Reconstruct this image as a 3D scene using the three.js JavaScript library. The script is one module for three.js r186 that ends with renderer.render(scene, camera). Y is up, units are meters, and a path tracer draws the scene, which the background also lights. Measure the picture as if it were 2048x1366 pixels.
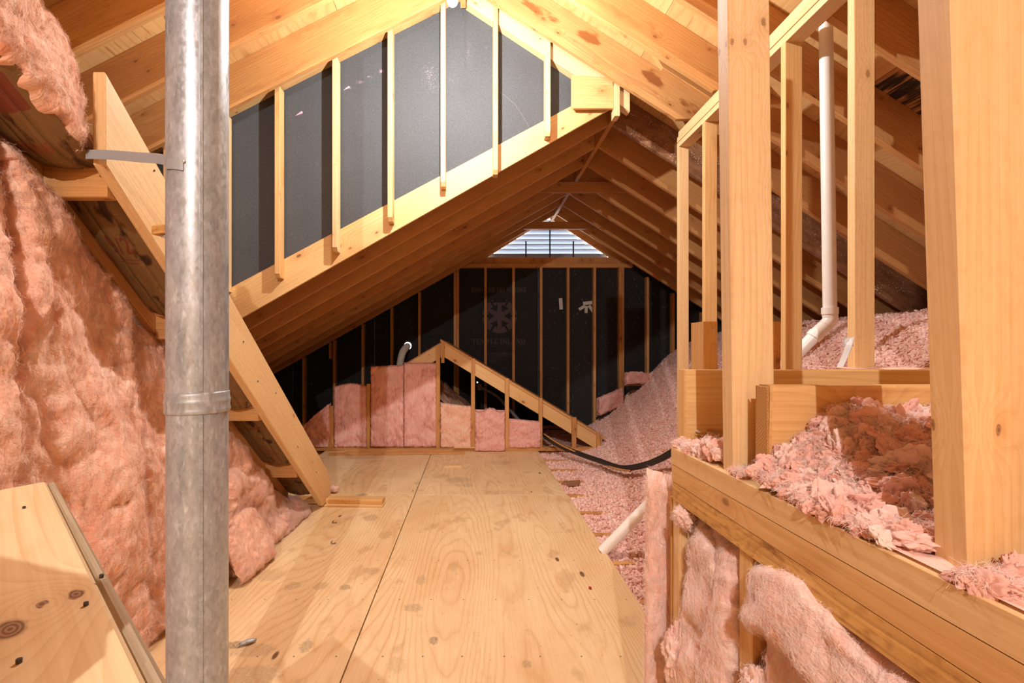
import * as THREE from 'three';
import { mergeGeometries, mergeVertices } from 'three/addons/utils/BufferGeometryUtils.js';
import { RoundedBoxGeometry } from 'three/addons/geometries/RoundedBoxGeometry.js';

// ------------------------------------------------------------------ camera, light, exposure
// World: x to the right, y up from the plywood deck, the camera looks down -z. «d» below is distance in front of the camera (z = -d).
const W = 2048, HGT = 1366, F = 938, CX = 945, CY = 700, EYE = 1.16;
const scene = new THREE.Scene();
const camera = new THREE.PerspectiveCamera(2 * Math.atan(HGT / 2 / F) * 180 / Math.PI, W / HGT, 0.05, 60);
camera.position.set(0, EYE, 0);
camera.setViewOffset(W, HGT, W / 2 - CX, HGT / 2 - CY, W, HGT);
scene.add(camera);
const renderer = new THREE.WebGLRenderer({ antialias: true });
renderer.toneMapping = THREE.LinearToneMapping;
renderer.toneMappingExposure = 1.38;
renderer.shadowMap.enabled = true;
scene.background = new THREE.Color(0.72, 0.82, 1.0);       // bright overcast sky, seen and felt through the gable vent only
scene.backgroundIntensity = 6.5;
const LAMP_COLOUR = new THREE.Color(1.0, 0.99, 0.965);
const LAMP_A = { pos: [-0.113, 3.125, -2.64], cd: 10.8 };       // bulb by the gable, at the top edge of the photograph
const LAMP_B = { pos: [-0.40, 3.32, 2.50], cd: 24 };          // bulb behind the camera

// ------------------------------------------------------------------ helpers
let seed = 12345;
const rnd = () => { seed = (seed * 1664525 + 1013904223) >>> 0; return seed / 4294967296; };
const lerp = (a, b, t) => a + (b - a) * t, clamp = (x, a = 0, b = 1) => Math.min(b, Math.max(a, x));
const sst = (a, b, x) => { const t = clamp((x - a) / (b - a)); return t * t * (3 - 2 * t); };
const V = (x, y, d) => new THREE.Vector3(x, y, -d);
const PX = (px, d) => (px - CX) * d / F, PY = (py, d) => EYE - (py - CY) * d / F;

const PERM = new Uint8Array(512);
{ let s = 99; const p = [...Array(256).keys()]; for (let i = 255; i > 0; i--) { s = (s * 1103515245 + 12345) & 0x7fffffff; const j = s % (i + 1); [p[i], p[j]] = [p[j], p[i]]; } for (let i = 0; i < 512; i++) PERM[i] = p[i & 255]; }
const GX = new Float64Array([1, -1, 1, -1, 1, -1, 1, -1, 0, 0, 0, 0]), GY = new Float64Array([1, 1, -1, -1, 0, 0, 0, 0, 1, -1, 1, -1]), GZ = new Float64Array([0, 0, 0, 0, 1, 1, -1, -1, 1, 1, -1, -1]);
const PG = new Uint8Array(512); for (let i = 0; i < 512; i++) PG[i] = PERM[i] % 12;
function noise(x, y, z = 0) {
  const X0 = Math.floor(x), Y0 = Math.floor(y), Z0 = Math.floor(z); x -= X0; y -= Y0; z -= Z0;
  const X = X0 & 255, Y = Y0 & 255, Z = Z0 & 255, u = x * x * x * (x * (x * 6 - 15) + 10), v = y * y * y * (y * (y * 6 - 15) + 10), w = z * z * z * (z * (z * 6 - 15) + 10);
  const A = PERM[X] + Y, AA = PERM[A] + Z, AB = PERM[A + 1] + Z, B = PERM[X + 1] + Y, BA = PERM[B] + Z, BB = PERM[B + 1] + Z, x1 = x - 1, y1 = y - 1, z1 = z - 1;
  let q = PG[AA], n000 = GX[q] * x + GY[q] * y + GZ[q] * z; q = PG[BA]; const n100 = GX[q] * x1 + GY[q] * y + GZ[q] * z; q = PG[AB]; const n010 = GX[q] * x + GY[q] * y1 + GZ[q] * z; q = PG[BB]; const n110 = GX[q] * x1 + GY[q] * y1 + GZ[q] * z;
  q = PG[AA + 1]; const n001 = GX[q] * x + GY[q] * y + GZ[q] * z1; q = PG[BA + 1]; const n101 = GX[q] * x1 + GY[q] * y + GZ[q] * z1; q = PG[AB + 1]; const n011 = GX[q] * x + GY[q] * y1 + GZ[q] * z1; q = PG[BB + 1]; const n111 = GX[q] * x1 + GY[q] * y1 + GZ[q] * z1;
  const a = n000 + u * (n100 - n000), b = n010 + u * (n110 - n010), c = n001 + u * (n101 - n001), d = n011 + u * (n111 - n011), e = a + v * (b - a), f = c + v * (d - c);
  return e + w * (f - e);
}
function fbm(x, y, z = 0, oct = 4) { let a = 0.5, s = 0, f = 1; for (let i = 0; i < oct; i++) { s += a * noise(x * f, y * f, z * f + i * 7.3); a *= 0.5; f *= 2.03; } return s; }
const ridge = (x, y, z) => 1 - Math.abs(noise(x, y, z)) * 2;

// ------------------------------------------------------------------ scene bookkeeping
const used = {};
const numbered = (n) => { const k = used[n] = (used[n] ?? -1) + 1; return k ? `${n}_${String(k).padStart(3, '0')}` : n; };
const mesh = (name, geo, mat, parent) => { const m = new THREE.Mesh(geo, mat); m.name = name; parent.add(m); return m; };
function part(name, geo, mat, parent) {                          // a piece of a thing: geometry given in world coordinates
  const base = parent.userData.base ?? [0, 0, 0];
  geo.translate(-base[0], -base[1], -base[2]);
  const m = mesh(name, geo, mat, parent); m.userData.base = base; return m;
}
function thing(name, label, category, base = [0, 0, 0], group) {
  const o = new THREE.Group(); o.name = numbered(name); o.position.set(...base); scene.add(o);
  o.userData = { label, category, base }; if (group) o.userData.group = group;
  return o;
}
function solo(name, label, category, geo, mat, group) {          // a thing that is one mesh, its origin at the middle of its underside
  geo.computeBoundingBox(); const b = geo.boundingBox, base = [(b.min.x + b.max.x) / 2, b.min.y, (b.min.z + b.max.z) / 2];
  geo.translate(-base[0], -base[1], -base[2]);
  const m = mesh(numbered(name), geo, mat, scene); m.position.set(...base);
  m.userData = { label, category, base }; if (group) m.userData.group = group;
  return m;
}
function struct(name) { const o = new THREE.Group(); o.name = name; o.userData = { kind: 'structure', base: [0, 0, 0] }; scene.add(o); return o; }

// ------------------------------------------------------------------ geometry
function grain(geo, dir) {                                       // flat faces, uv in metres with v along the grain; each face starts at its own place in the pattern
  const g = geo.index ? geo.toNonIndexed() : geo; g.computeVertexNormals();
  const p = g.attributes.position, uv = new Float32Array(p.count * 2), D = dir.clone().normalize(), bucket = new Map(), key = new Int32Array(p.count / 3);
  const N = new THREE.Vector3(), A = new THREE.Vector3(), B = new THREE.Vector3(), P = new THREE.Vector3(), e1 = new THREE.Vector3(), e2 = new THREE.Vector3(), o = new THREE.Vector3();
  for (let i = 0; i < p.count; i += 3) {
    o.fromBufferAttribute(p, i); e1.fromBufferAttribute(p, i + 1).sub(o); e2.fromBufferAttribute(p, i + 2).sub(o); N.crossVectors(e1, e2).normalize();
    if (Math.abs(N.dot(D)) > 0.75) { A.set(Math.abs(N.y) > 0.9 ? 1 : 0, Math.abs(N.y) > 0.9 ? 0 : 1, 0).cross(N).normalize(); B.crossVectors(N, A); B.multiplyScalar(0.35); }
    else { A.crossVectors(N, D).normalize(); B.copy(D); }
    const id = key[i / 3] = Math.round(N.x * 3 + 3) * 64 + Math.round(N.y * 3 + 3) * 8 + Math.round(N.z * 3 + 3); let b = bucket.get(id); if (!b) bucket.set(id, b = { lo: 1e9, hi: -1e9, v: rnd() * 9 });
    for (let k = 0; k < 3; k++) { P.fromBufferAttribute(p, i + k); const u = P.dot(A); b.lo = Math.min(b.lo, u); b.hi = Math.max(b.hi, u); uv[2 * (i + k)] = u; uv[2 * (i + k) + 1] = P.dot(B); }
  }
  for (const b of bucket.values()) b.u = 0.01 + rnd() * Math.max(0, 0.34 - (b.hi - b.lo)) - b.lo;
  for (let i = 0; i < p.count; i++) { const b = bucket.get(key[Math.floor(i / 3)]); uv[2 * i] += b.u; uv[2 * i + 1] += b.v; }
  g.setAttribute('uv', new THREE.BufferAttribute(uv, 2));
  return g;
}
const shapeOf = (pts) => new THREE.Shape(pts.map((p) => new THREE.Vector2(p[0], p[1])));
function extrude(pts, depth, bev) {
  const sh = pts instanceof THREE.Shape ? pts : shapeOf(pts);
  if (!bev) return new THREE.ExtrudeGeometry(sh, { depth, bevelEnabled: false, curveSegments: 20 });
  const g = new THREE.ExtrudeGeometry(sh, { depth: depth - 2 * bev, bevelEnabled: true, bevelThickness: bev, bevelSize: bev, bevelOffset: -bev, bevelSegments: 1 });
  g.translate(0, 0, bev); return g;
}
const BASIS = { Z: [[1, 0, 0], [0, 1, 0], [0, 0, 1]], X: [[0, 0, -1], [0, 1, 0], [1, 0, 0]], Y: [[1, 0, 0], [0, 0, -1], [0, 1, 0]] };
function ext(axis, pts, a, b, dir, bev = 0.002) {                // Z: pts (x,y), distances a..b.  X: pts (d,y), x from a to b.  Y: pts (x,d), y from a to b
  const g = extrude(pts, b - a, bev), [u, v, w] = BASIS[axis].map((q) => new THREE.Vector3(...q));
  g.applyMatrix4(new THREE.Matrix4().makeBasis(u, v, w));
  if (axis === 'Z') g.translate(0, 0, -b); else if (axis === 'X') g.translate(a, 0, 0); else g.translate(0, a, 0);
  return grain(g, dir);
}
function bar(a, b, w, h, up = new THREE.Vector3(0, 1, 0), c = 0.0025) { // sawn timber from a to b, w across and h along up
  const D = b.clone().sub(a), L = D.length(); D.normalize();
  const S = new THREE.Vector3().crossVectors(up, D).normalize(), U = new THREE.Vector3().crossVectors(D, S);
  const x = w / 2, y = h / 2;
  const g = extrude([[-x + c, -y], [x - c, -y], [x, -y + c], [x, y - c], [x - c, y], [-x + c, y], [-x, y - c], [-x, -y + c]], L, 0);
  g.applyMatrix4(new THREE.Matrix4().makeBasis(S, U, D).setPosition(a));
  return grain(g, D);
}
const post = (x0, x1, d0, d1, y0, y1) => bar(V((x0 + x1) / 2, y0, (d0 + d1) / 2), V((x0 + x1) / 2, y1, (d0 + d1) / 2), Math.abs(d1 - d0), Math.abs(x1 - x0), new THREE.Vector3(1, 0, 0));
const DX = new THREE.Vector3(1, 0, 0), DY = new THREE.Vector3(0, 1, 0), DZ = new THREE.Vector3(0, 0, -1);
function tube(pts, r, seg = 40, rad = 14, closed = false) { return new THREE.TubeGeometry(new THREE.CatmullRomCurve3(pts), seg, r, rad, closed); }

// a padded sheet of glass wool: base(s,t) -> point, along normal n, thickness T; soft rounded borders, folds and tufts
function wool(base, n, T, ns, nt, o = {}) {
  const { sw = 1, sh = 1, sd = 0, round = 0.09, roundT = round, fold = 0.03, fluff = 0.012, jag = 0.012, bend = null, p = 3 } = o;
  const N = n.clone().normalize(), pos = [], uv = [], idx = [];
  const ease = (k, m) => { const q = k / m; return lerp(q, 0.5 - 0.5 * Math.cos(Math.PI * q), 0.55); };
  for (let j = 0; j <= nt; j++) for (let i = 0; i <= ns; i++) {
    const s = ease(i, ns), t = ease(j, nt), P = base(s, t);
    const es = Math.min(s, 1 - s) * sw, et = Math.min(t, 1 - t) * sh;
    const rs = clamp(es / round), rt = clamp(et / roundT), e = Math.pow(1 - Math.pow(1 - rs, p), 1 / p) * Math.pow(1 - Math.pow(1 - rt, p), 1 / p);
    const q = [P.x * 1 + sd, P.y, P.z + sd * 1.7];
    const big = fbm(q[0] * 3.1, q[1] * 3.1, q[2] * 3.1, 3), w = 0.35 * big;
    const pil = Math.pow(Math.abs(noise(q[0] * 4.2 + w * 3, q[1] * 3.4 + w * 3, q[2] * 4.2)), 0.62) + 0.26 * Math.pow(Math.abs(noise(q[0] * 10 + w * 5, q[1] * 8.5, q[2] * 10 + 4)), 0.65);
    const fine = fbm(q[0] * 26 + w * 8, q[1] * 17, q[2] * 26, 3), hair = noise(q[0] * 95 + fine * 3, q[1] * 60, q[2] * 95);
    let h = T * e + e * (fold * (big * 1.2 + pil * 0.95 - 0.4) + fluff * (fine * 0.85 + hair * 0.05));
    if (bend) h += bend(s, t) * e;
    P.addScaledVector(N, h);
    const j1 = jag * (1 - rs * rt);
    if (j1 > 0) { P.x += j1 * 2 * fbm(q[0] * 30, q[1] * 30, q[2] * 30 + 3, 2); P.y += j1 * 2 * fbm(q[0] * 30 + 9, q[1] * 30, q[2] * 30, 2); P.z += j1 * 2 * fbm(q[0] * 30, q[1] * 30 + 9, q[2] * 30, 2); }
    pos.push(P.x, P.y, P.z); uv.push(s * sw + sd, t * sh + sd);
  }
  const k = ns + 1;
  for (let j = 0; j < nt; j++) for (let i = 0; i < ns; i++) { const a = j * k + i; idx.push(a, a + 1, a + k + 1, a, a + k + 1, a + k); }
  // flat back
  const b0 = pos.length / 3;
  for (const [s, t] of [[0, 0], [1, 0], [1, 1], [0, 1]]) { const P = base(s, t); pos.push(P.x, P.y, P.z); uv.push(s * sw, t * sh); }
  idx.push(b0, b0 + 2, b0 + 1, b0, b0 + 3, b0 + 2);
  const g = new THREE.BufferGeometry();
  g.setAttribute('position', new THREE.Float32BufferAttribute(pos, 3)); g.setAttribute('uv', new THREE.Float32BufferAttribute(uv, 2)); g.setIndex(idx);
  g.computeVertexNormals();
  // make the front face along n
  const nn = g.attributes.normal, mid = (Math.floor(nt / 2)) * k + Math.floor(ns / 2);
  if (nn.getX(mid) * N.x + nn.getY(mid) * N.y + nn.getZ(mid) * N.z < 0) { for (let i = 0; i < idx.length; i += 3) [idx[i], idx[i + 1]] = [idx[i + 1], idx[i]]; g.setIndex(idx); g.computeVertexNormals(); }
  return g;
}
function field(x0, x1, d0, d1, nx, nd, h) {                      // a heap as a height field
  const pos = [], uv = [], idx = [], k = nx + 1;
  for (let j = 0; j <= nd; j++) for (let i = 0; i <= nx; i++) { const x = lerp(x0, x1, i / nx), d = lerp(d0, d1, j / nd); pos.push(x, h(x, d), -d); uv.push(x, d); }
  for (let j = 0; j < nd; j++) for (let i = 0; i < nx; i++) { const a = j * k + i; idx.push(a, a + 1, a + k + 1, a, a + k + 1, a + k); }
  const g = new THREE.BufferGeometry();
  g.setAttribute('position', new THREE.Float32BufferAttribute(pos, 3)); g.setAttribute('uv', new THREE.Float32BufferAttribute(uv, 2)); g.setIndex(idx); g.computeVertexNormals();
  return g;
}
// fine stray fibres standing off a wool surface: a few bent hairs per wisp, scattered over a geometry
function wispGeo(sd, n = 7, r = 0.012) {
  let q = sd * 977 + 3; const R = () => { q = (q * 1664525 + 1013904223) >>> 0; return q / 4294967296; };
  const gs = [];
  for (let i = 0; i < n; i++) {
    const a = R() * 6.283, l = 0.5 + 0.7 * R(), b = R() * 6.283, P = [0, 0.35, 0.7, 1].map((t) => new THREE.Vector3(Math.cos(a) * l * t + 0.35 * t * t * Math.cos(b) + 0.2 * (R() - 0.5), 0.10 + 0.75 * l * t * (1 - 0.75 * t) * (0.4 + R()), Math.sin(a) * l * t + 0.35 * t * t * Math.sin(b) + 0.2 * (R() - 0.5)));
    gs.push(new THREE.TubeGeometry(new THREE.CatmullRomCurve3(P), 5, r, 3, false));
  }
  const g = mergeGeometries(gs); g.deleteAttribute('uv'); return g;
}
const WISPS = [1, 2, 3].map((k) => wispGeo(k));
function fuzz(parent, geo, count, size, mat, keep = () => true) {   // geo: already in the parent's own coordinates
  const p = geo.attributes.position, nn = geo.attributes.normal, o = new THREE.Object3D(), up = new THREE.Vector3(0, 1, 0), N = new THREE.Vector3(), ms = WISPS.map(() => []);
  for (let i = 0; i < count; i++) {
    const k = Math.floor(rnd() * (p.count - 4)); N.fromBufferAttribute(nn, k); o.position.fromBufferAttribute(p, k); if (!keep(o.position, N)) continue;
    o.position.x += (rnd() - 0.5) * 0.008; o.position.y += (rnd() - 0.5) * 0.008; o.position.z += (rnd() - 0.5) * 0.008;
    o.quaternion.setFromUnitVectors(up, N); o.rotateY(rnd() * 6.283); const s = size * (0.5 + rnd()); o.scale.set(s, s * 0.8, s); o.updateMatrix(); ms[i % 3].push(o.matrix.clone());
  }
  ms.forEach((list, v) => { const im = new THREE.InstancedMesh(WISPS[v], mat, list.length); im.name = 'stray_fibres'; im.userData.kind = 'stuff'; list.forEach((m, i) => im.setMatrixAt(i, m)); parent.add(im); });
}
function tuft(detail, sd, spiky) {                               // one torn-off flock of wool, about 1 across
  const g = mergeVertices(new THREE.IcosahedronGeometry(0.5, detail).deleteAttribute('uv').deleteAttribute('normal')), p = g.attributes.position, v = new THREE.Vector3();
  for (let i = 0; i < p.count; i++) {
    v.fromBufferAttribute(p, i); const d = v.clone().normalize();
    const r = 0.5 * (1 + 0.8 * fbm(d.x * 1.4 + sd, d.y * 1.4, d.z * 1.4, 2) + spiky * 0.75 * fbm(d.x * 3.4, d.y * 3.4 + sd, d.z * 3.4, 3) + 0.13 * fbm(d.x * 11, d.y * 13, d.z * 13 + sd, 2));
    v.copy(d).multiplyScalar(r); v.y *= 0.72; p.setXYZ(i, v.x, v.y, v.z);
  }
  g.computeVertexNormals(); return g;
}
// ------------------------------------------------------------------ materials (colour, grain and wear only)
function dataTex(w, h, fn, srgb = true) {
  const a = new Uint8Array(w * h * 4), c = [0, 0, 0];
  for (let j = 0; j < h; j++) for (let i = 0; i < w; i++) { fn(i / w, j / h, c); const k = 4 * (j * w + i); a[k] = clamp(c[0], 0, 255); a[k + 1] = clamp(c[1], 0, 255); a[k + 2] = clamp(c[2], 0, 255); a[k + 3] = 255; }
  const t = new THREE.DataTexture(a, w, h); t.magFilter = t.minFilter = THREE.LinearFilter; t.wrapS = t.wrapT = THREE.MirroredRepeatWrapping;
  if (srgb) t.colorSpace = THREE.SRGBColorSpace; t.needsUpdate = true; return t;
}
const rep = (t, mw, mh) => { t.repeat.set(1 / mw, 1 / mh); return t; };
function canvasTex(w, h, draw) { const c = document.createElement('canvas'); c.width = w; c.height = h; draw(c.getContext('2d'), w, h); const t = new THREE.CanvasTexture(c); t.colorSpace = THREE.SRGBColorSpace; return t; }

function sawn(sd, base, dark, o = {}) {                          // sawn softwood: growth lines along v, knots, saw marks
  const { mw = 0.36, mh = 1.9, rings = 55, ringAmp = 0.5, knots = 5, at = null, saw = 0, stain = 0, streak = 0.36, w = 384, h = 1024 } = o;
  let s = sd * 7919 + 17; const r = () => { s = (s * 1664525 + 1013904223) >>> 0; return s / 4294967296; };
  const K = at ?? [...Array(knots)].map(() => [(0.12 + 0.76 * r()) * mw, (0.08 + 0.84 * r()) * mh, 0.005 + r() * 0.009, r() < 0.4 ? 1 : 0.6]);
  return rep(dataTex(w, h, (a, b, c) => {
    const x = a * mw, y = b * mh;
    let g = x * rings + 5 * fbm(x * 5 + sd, y * 0.7, sd, 3), kn = 0, halo = 0;
    for (const [kx, ky, kr, ks] of K) {
      const dx = x - kx, dy = (y - ky) * 0.55, q = Math.sqrt(dx * dx + dy * dy);
      g += 3.2 * Math.exp(-q * q / (kr * kr * 14)); if (q < kr * 5) halo = Math.max(halo, Math.exp(-q * q / (kr * kr * 5)) * 0.5);
      if (q < kr) kn = Math.max(kn, ks * sst(kr, kr * 0.55, q + 0.002 * noise(x * 200, y * 120, sd)) * (0.75 + 0.25 * Math.sin(q * 2600)));
    }
    const f = g - Math.floor(g), line = Math.pow(f, 3) * ringAmp, st = streak * (fbm(x * 160, y * 3, sd + 3, 2) + 0.6 * fbm(x * 600, y * 9, sd, 1));
    const sm = saw ? saw * Math.max(0, noise(x * 70 + y * 20, y * 46, sd) + 0.5 * noise(x * 200, y * 110, sd) + 0.05) : 0;
    const bl = 0.35 * fbm(x * 6, y * 1.6, sd + 9, 3), stn = stain ? stain * sst(0.1, 0.35, fbm(x * 9, y * 3.4, sd + 20, 4)) : 0;
    const m = clamp(0.16 + line * 0.5 + st + bl + halo * 0.55 + sm + stn);
    for (let i = 0; i < 3; i++) c[i] = lerp(lerp(base[i], dark[i], m), [96, 56, 26][i], kn * 0.85);
  }), mw, mh);
}
function rotary(sd, base, dark, o = {}) {                        // peeled veneer of plywood: wide cathedral figure
  const { mw = 1.24, mh = 2.46, w = 768, h = 1536, lines = 10, amp = 0.6, marks = null, knots = 9, patches = 5, black = 0, splits = 0 } = o;
  let s = sd * 7919 + 5; const r = () => { s = (s * 1664525 + 1013904223) >>> 0; return s / 4294967296; };
  const K = [...Array(knots)].map(() => [r() * mw, r() * mh, 0.004 + r() * 0.012]), Q = [...Array(patches)].map(() => [r() * mw, r() * mh, 0.02 + r() * 0.012]);
  return rep(dataTex(w, h, (a, b, c) => {
    const x = a * mw, y = b * mh;
    let g = lines * (2.0 * fbm(x * 1.7 + sd * 3, y * 0.27, sd, 2) + x * 0.5 + 0.07 * fbm(x * 8, y * 2.0, sd, 3)), kn = 0, ptc = 0;
    for (const [kx, ky, kr] of K) { const dx = x - kx, dy = (y - ky) * 0.4, q = Math.sqrt(dx * dx + dy * dy); g += 1.1 * Math.exp(-q * q / (kr * kr * 40)); if (q < kr) kn = Math.max(kn, sst(kr, kr * 0.5, q)); }
    for (const [kx, ky, kr] of Q) { const dx = (x - kx) / kr, dy = (y - ky) / (kr * 1.9), q = Math.abs(dx) < 1.2 && Math.abs(dy) < 1.2 ? dx * dx + dy * dy : 9; if (q < 1) ptc = Math.max(ptc, q > 0.86 ? 0.5 : 0.22); }
    const f = g - Math.floor(g), line = Math.pow(Math.abs(2 * f - 1), 4) * amp * (0.75 + 1.1 * fbm(x * 4, y * 2, sd + 12, 2));
    const st = 0.22 * fbm(x * 120, y * 3, sd, 2) + 0.12 * noise(x * 420, y * 16, sd), bl = 0.5 * fbm(x * 3, y * 1.3, sd + 4, 4), dirt = 0.3 * Math.max(0, fbm(x * 9, y * 6, sd + 31, 4));
    const spl = splits ? sst(0.60, 0.66, noise(x * 34, y * 2.6, sd + 50) + 0.35 * noise(x * 110, y * 7, sd) + 0.3 * noise(x * 3, y * 3, sd + 8)) * splits : 0;
    const m = clamp(0.18 + line + st + bl + dirt + ptc + spl);
    for (let i = 0; i < 3; i++) c[i] = lerp(lerp(base[i], dark[i], m), [88, 58, 34][i], kn * 0.8);
    if (marks) marks(x, y, c, sd);
    if (black) { const rx = Math.abs(x - 0.17) / 0.22, ry = (y - 2.28) / 0.17, rr = rx * rx + ry * ry, q = 0.9 * clamp(sst(-0.22, 0.36, 0.7 * noise(x * 38, y * 4, 3) + 0.6 * noise(x * 130, y * 8, 8) + 0.5 * fbm(x * 7, y * 7, 5, 3) + 0.34 - rr * 0.7)); for (let i = 0; i < 3; i++) c[i] = lerp(c[i], 16, q * 0.93); }
  }), mw, mh);
}
const std = (o) => new THREE.MeshStandardMaterial({ roughness: 0.75, ...o });
const soft = (o) => new THREE.MeshPhysicalMaterial({ roughness: 1, transmission: 0.10, thickness: 0, specularIntensity: 0.1, ...o });
const M = {};
const tone = (hex) => new THREE.Color(hex);
{
  const lumber = [sawn(1, [233, 202, 154], [200, 150, 96], { knots: 4, saw: 0.12 }), sawn(2, [229, 189, 130], [188, 130, 72], { knots: 6 }), sawn(3, [232, 199, 148], [200, 148, 92], { knots: 3, saw: 0.2 }), sawn(4, [226, 184, 124], [184, 124, 66], { knots: 7, stain: 0.25 })];
  M.lumber = lumber.map((map) => std({ map, roughness: 0.62 }));
  const old = [sawn(11, [212, 158, 96], [158, 98, 50], { knots: 5, stain: 0.2 }), sawn(12, [206, 150, 90], [150, 92, 46], { knots: 6 }), sawn(13, [216, 164, 102], [166, 106, 56], { knots: 4, stain: 0.3 })];
  M.rafter = old.map((map) => std({ map, roughness: 0.7 }));
  M.rafterStained = std({ map: sawn(14, [214, 166, 108], [150, 92, 46], { knots: 6, stain: 0.9, streak: 0.4 }), roughness: 0.6 });
  M.reclad = std({ map: rep(dataTex(384, 768, (a, b, c) => { const x = a * 0.36, y = b * 1.4, n = fbm(x * 20, y * 9, 3, 4), f = sst(0.22, 0.34, fbm(x * 90, y * 60, 7, 3) + 0.45 * fbm(x * 8, y * 5, 1, 3)); c[0] = lerp(150 + 60 * n, 214, f); c[1] = lerp(106 + 50 * n, 190, f); c[2] = lerp(76 + 40 * n, 160, f); }), 0.36, 1.4), roughness: 0.4 });
  M.rough = std({ map: sawn(31, [226, 180, 108], [150, 96, 40], { knots: 4, saw: 0.42, streak: 0.6 }), roughness: 0.8 });
  M.deckRoof = [std({ map: rotary(41, [226, 184, 122], [178, 124, 70], { amp: 0.35, splits: 0.5, knots: 8, patches: 2, w: 640, h: 1280 }), roughness: 0.8 }), std({ map: rotary(42, [220, 176, 114], [170, 116, 64], { amp: 0.4, splits: 0.5, knots: 10, patches: 2, w: 640, h: 1280 }), roughness: 0.8 })];
  M.deckMould = std({ map: rotary(43, [206, 150, 90], [150, 96, 50], { amp: 0.4, splits: 0.6, knots: 6, black: 1, w: 640, h: 1280 }), roughness: 0.8 });
}
// specks shared by the dark fibreboard
const FIB = (() => { const t = dataTex(512, 512, (a, b, c) => { const n = 128 + 120 * noise(a * 150, b * 150, 1) + 60 * noise(a * 61, b * 61, 4); c[0] = c[1] = c[2] = n; }, false); return rep(t, 0.5, 0.5); })();
function fibreboard(w, h, mw, mh, base, draw, sd) {
  let s = sd * 977 + 3; const r = () => { s = (s * 1664525 + 1013904223) >>> 0; return s / 4294967296; };
  const map = canvasTex(w, h, (g) => {
    g.fillStyle = base; g.fillRect(0, 0, w, h);
    const id = g.getImageData(0, 0, w, h), q = id.data;
    for (let j = 0; j < h; j++) for (let i = 0; i < w; i++) { const k = 4 * (j * w + i), x = i / w * mw, y = j / h * mh, n = 9 * noise(x * 190, y * 150, sd) + 6 * noise(x * 70, y * 70, sd) + 5 * fbm(x * 3, y * 3, sd, 3) + 8 * (r() - 0.5); q[k] += n; q[k + 1] += n; q[k + 2] += n; }
    g.putImageData(id, 0, 0);
    for (let i = 0; i < 260; i++) { g.fillStyle = `rgba(190,180,176,${0.1 + 0.35 * r()})`; g.fillRect(r() * w, r() * h, 1 + r() * 1.5, 1 + r() * 2); }
    if (draw) draw(g, w / mw, h / mh, r);
  });
  return std({ map: rep(map, mw, mh), roughness: 0.85, bumpMap: FIB, bumpScale: 0.0015 });
}
// glass wool
{
  const f = (x, y) => { const wx = x + 0.035 * fbm(x * 14, y * 14, 3, 3), wy = y + 0.035 * fbm(x * 14, y * 14, 8, 3); return [fbm(wx * 60, wy * 18, 2, 3), noise(wx * 260, wy * 40, 5), noise(wx * 40, wy * 220, 6), fbm(x * 8, y * 8, 12, 4)]; };
  const mk = (hi, lo, dirt) => rep(dataTex(640, 640, (a, b, c) => { const q = f(a * 0.6, b * 0.6), m = clamp(0.42 + 0.75 * q[0] + 0.16 * q[1] + 0.12 * q[2] + 0.7 * q[3]); for (let i = 0; i < 3; i++) c[i] = lerp(hi[i], lo[i], m) * (1 - dirt * sst(0.12, 0.4, q[3] + 0.3 * q[0])); }), 0.6, 0.6);
  const bump = rep(dataTex(640, 640, (a, b, c) => { const q = f(a * 0.6, b * 0.6); c[0] = c[1] = c[2] = 128 + 130 * q[0] + 60 * q[1] + 50 * q[2]; }, false), 0.6, 0.6);
  M.wool = soft({ map: mk([255, 224, 202], [245, 174, 144], 0.0), roughness: 1, bumpMap: bump, bumpScale: 0.0035 });
  M.woolOld = soft({ map: mk([252, 208, 198], [230, 154, 142], 0.10), roughness: 1, bumpMap: bump, bumpScale: 0.0035 });
  M.woolPale = soft({ map: mk([255, 232, 222], [246, 190, 172], 0.0), transmission: 0.16, roughness: 1, bumpMap: bump, bumpScale: 0.003 });
  M.loose = soft({ map: mk([254, 222, 212], [238, 178, 164], 0.08), roughness: 1, bumpMap: bump, bumpScale: 0.008 });
  M.flock = soft({ color: 0xffffff, roughness: 1 }); M.flockNear = soft({ color: new THREE.Color(0.96, 0.60, 0.52), transmission: 0.18 }); M.fibre = std({ color: new THREE.Color(0.93, 0.64, 0.52), roughness: 1 }); M.fibrePale = std({ color: new THREE.Color(1.0, 0.80, 0.73), roughness: 1 });
  M.woolDusty = soft({ map: mk([196, 158, 132], [150, 110, 90], 0.25), roughness: 1, bumpMap: bump, bumpScale: 0.0035 });
}
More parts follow.
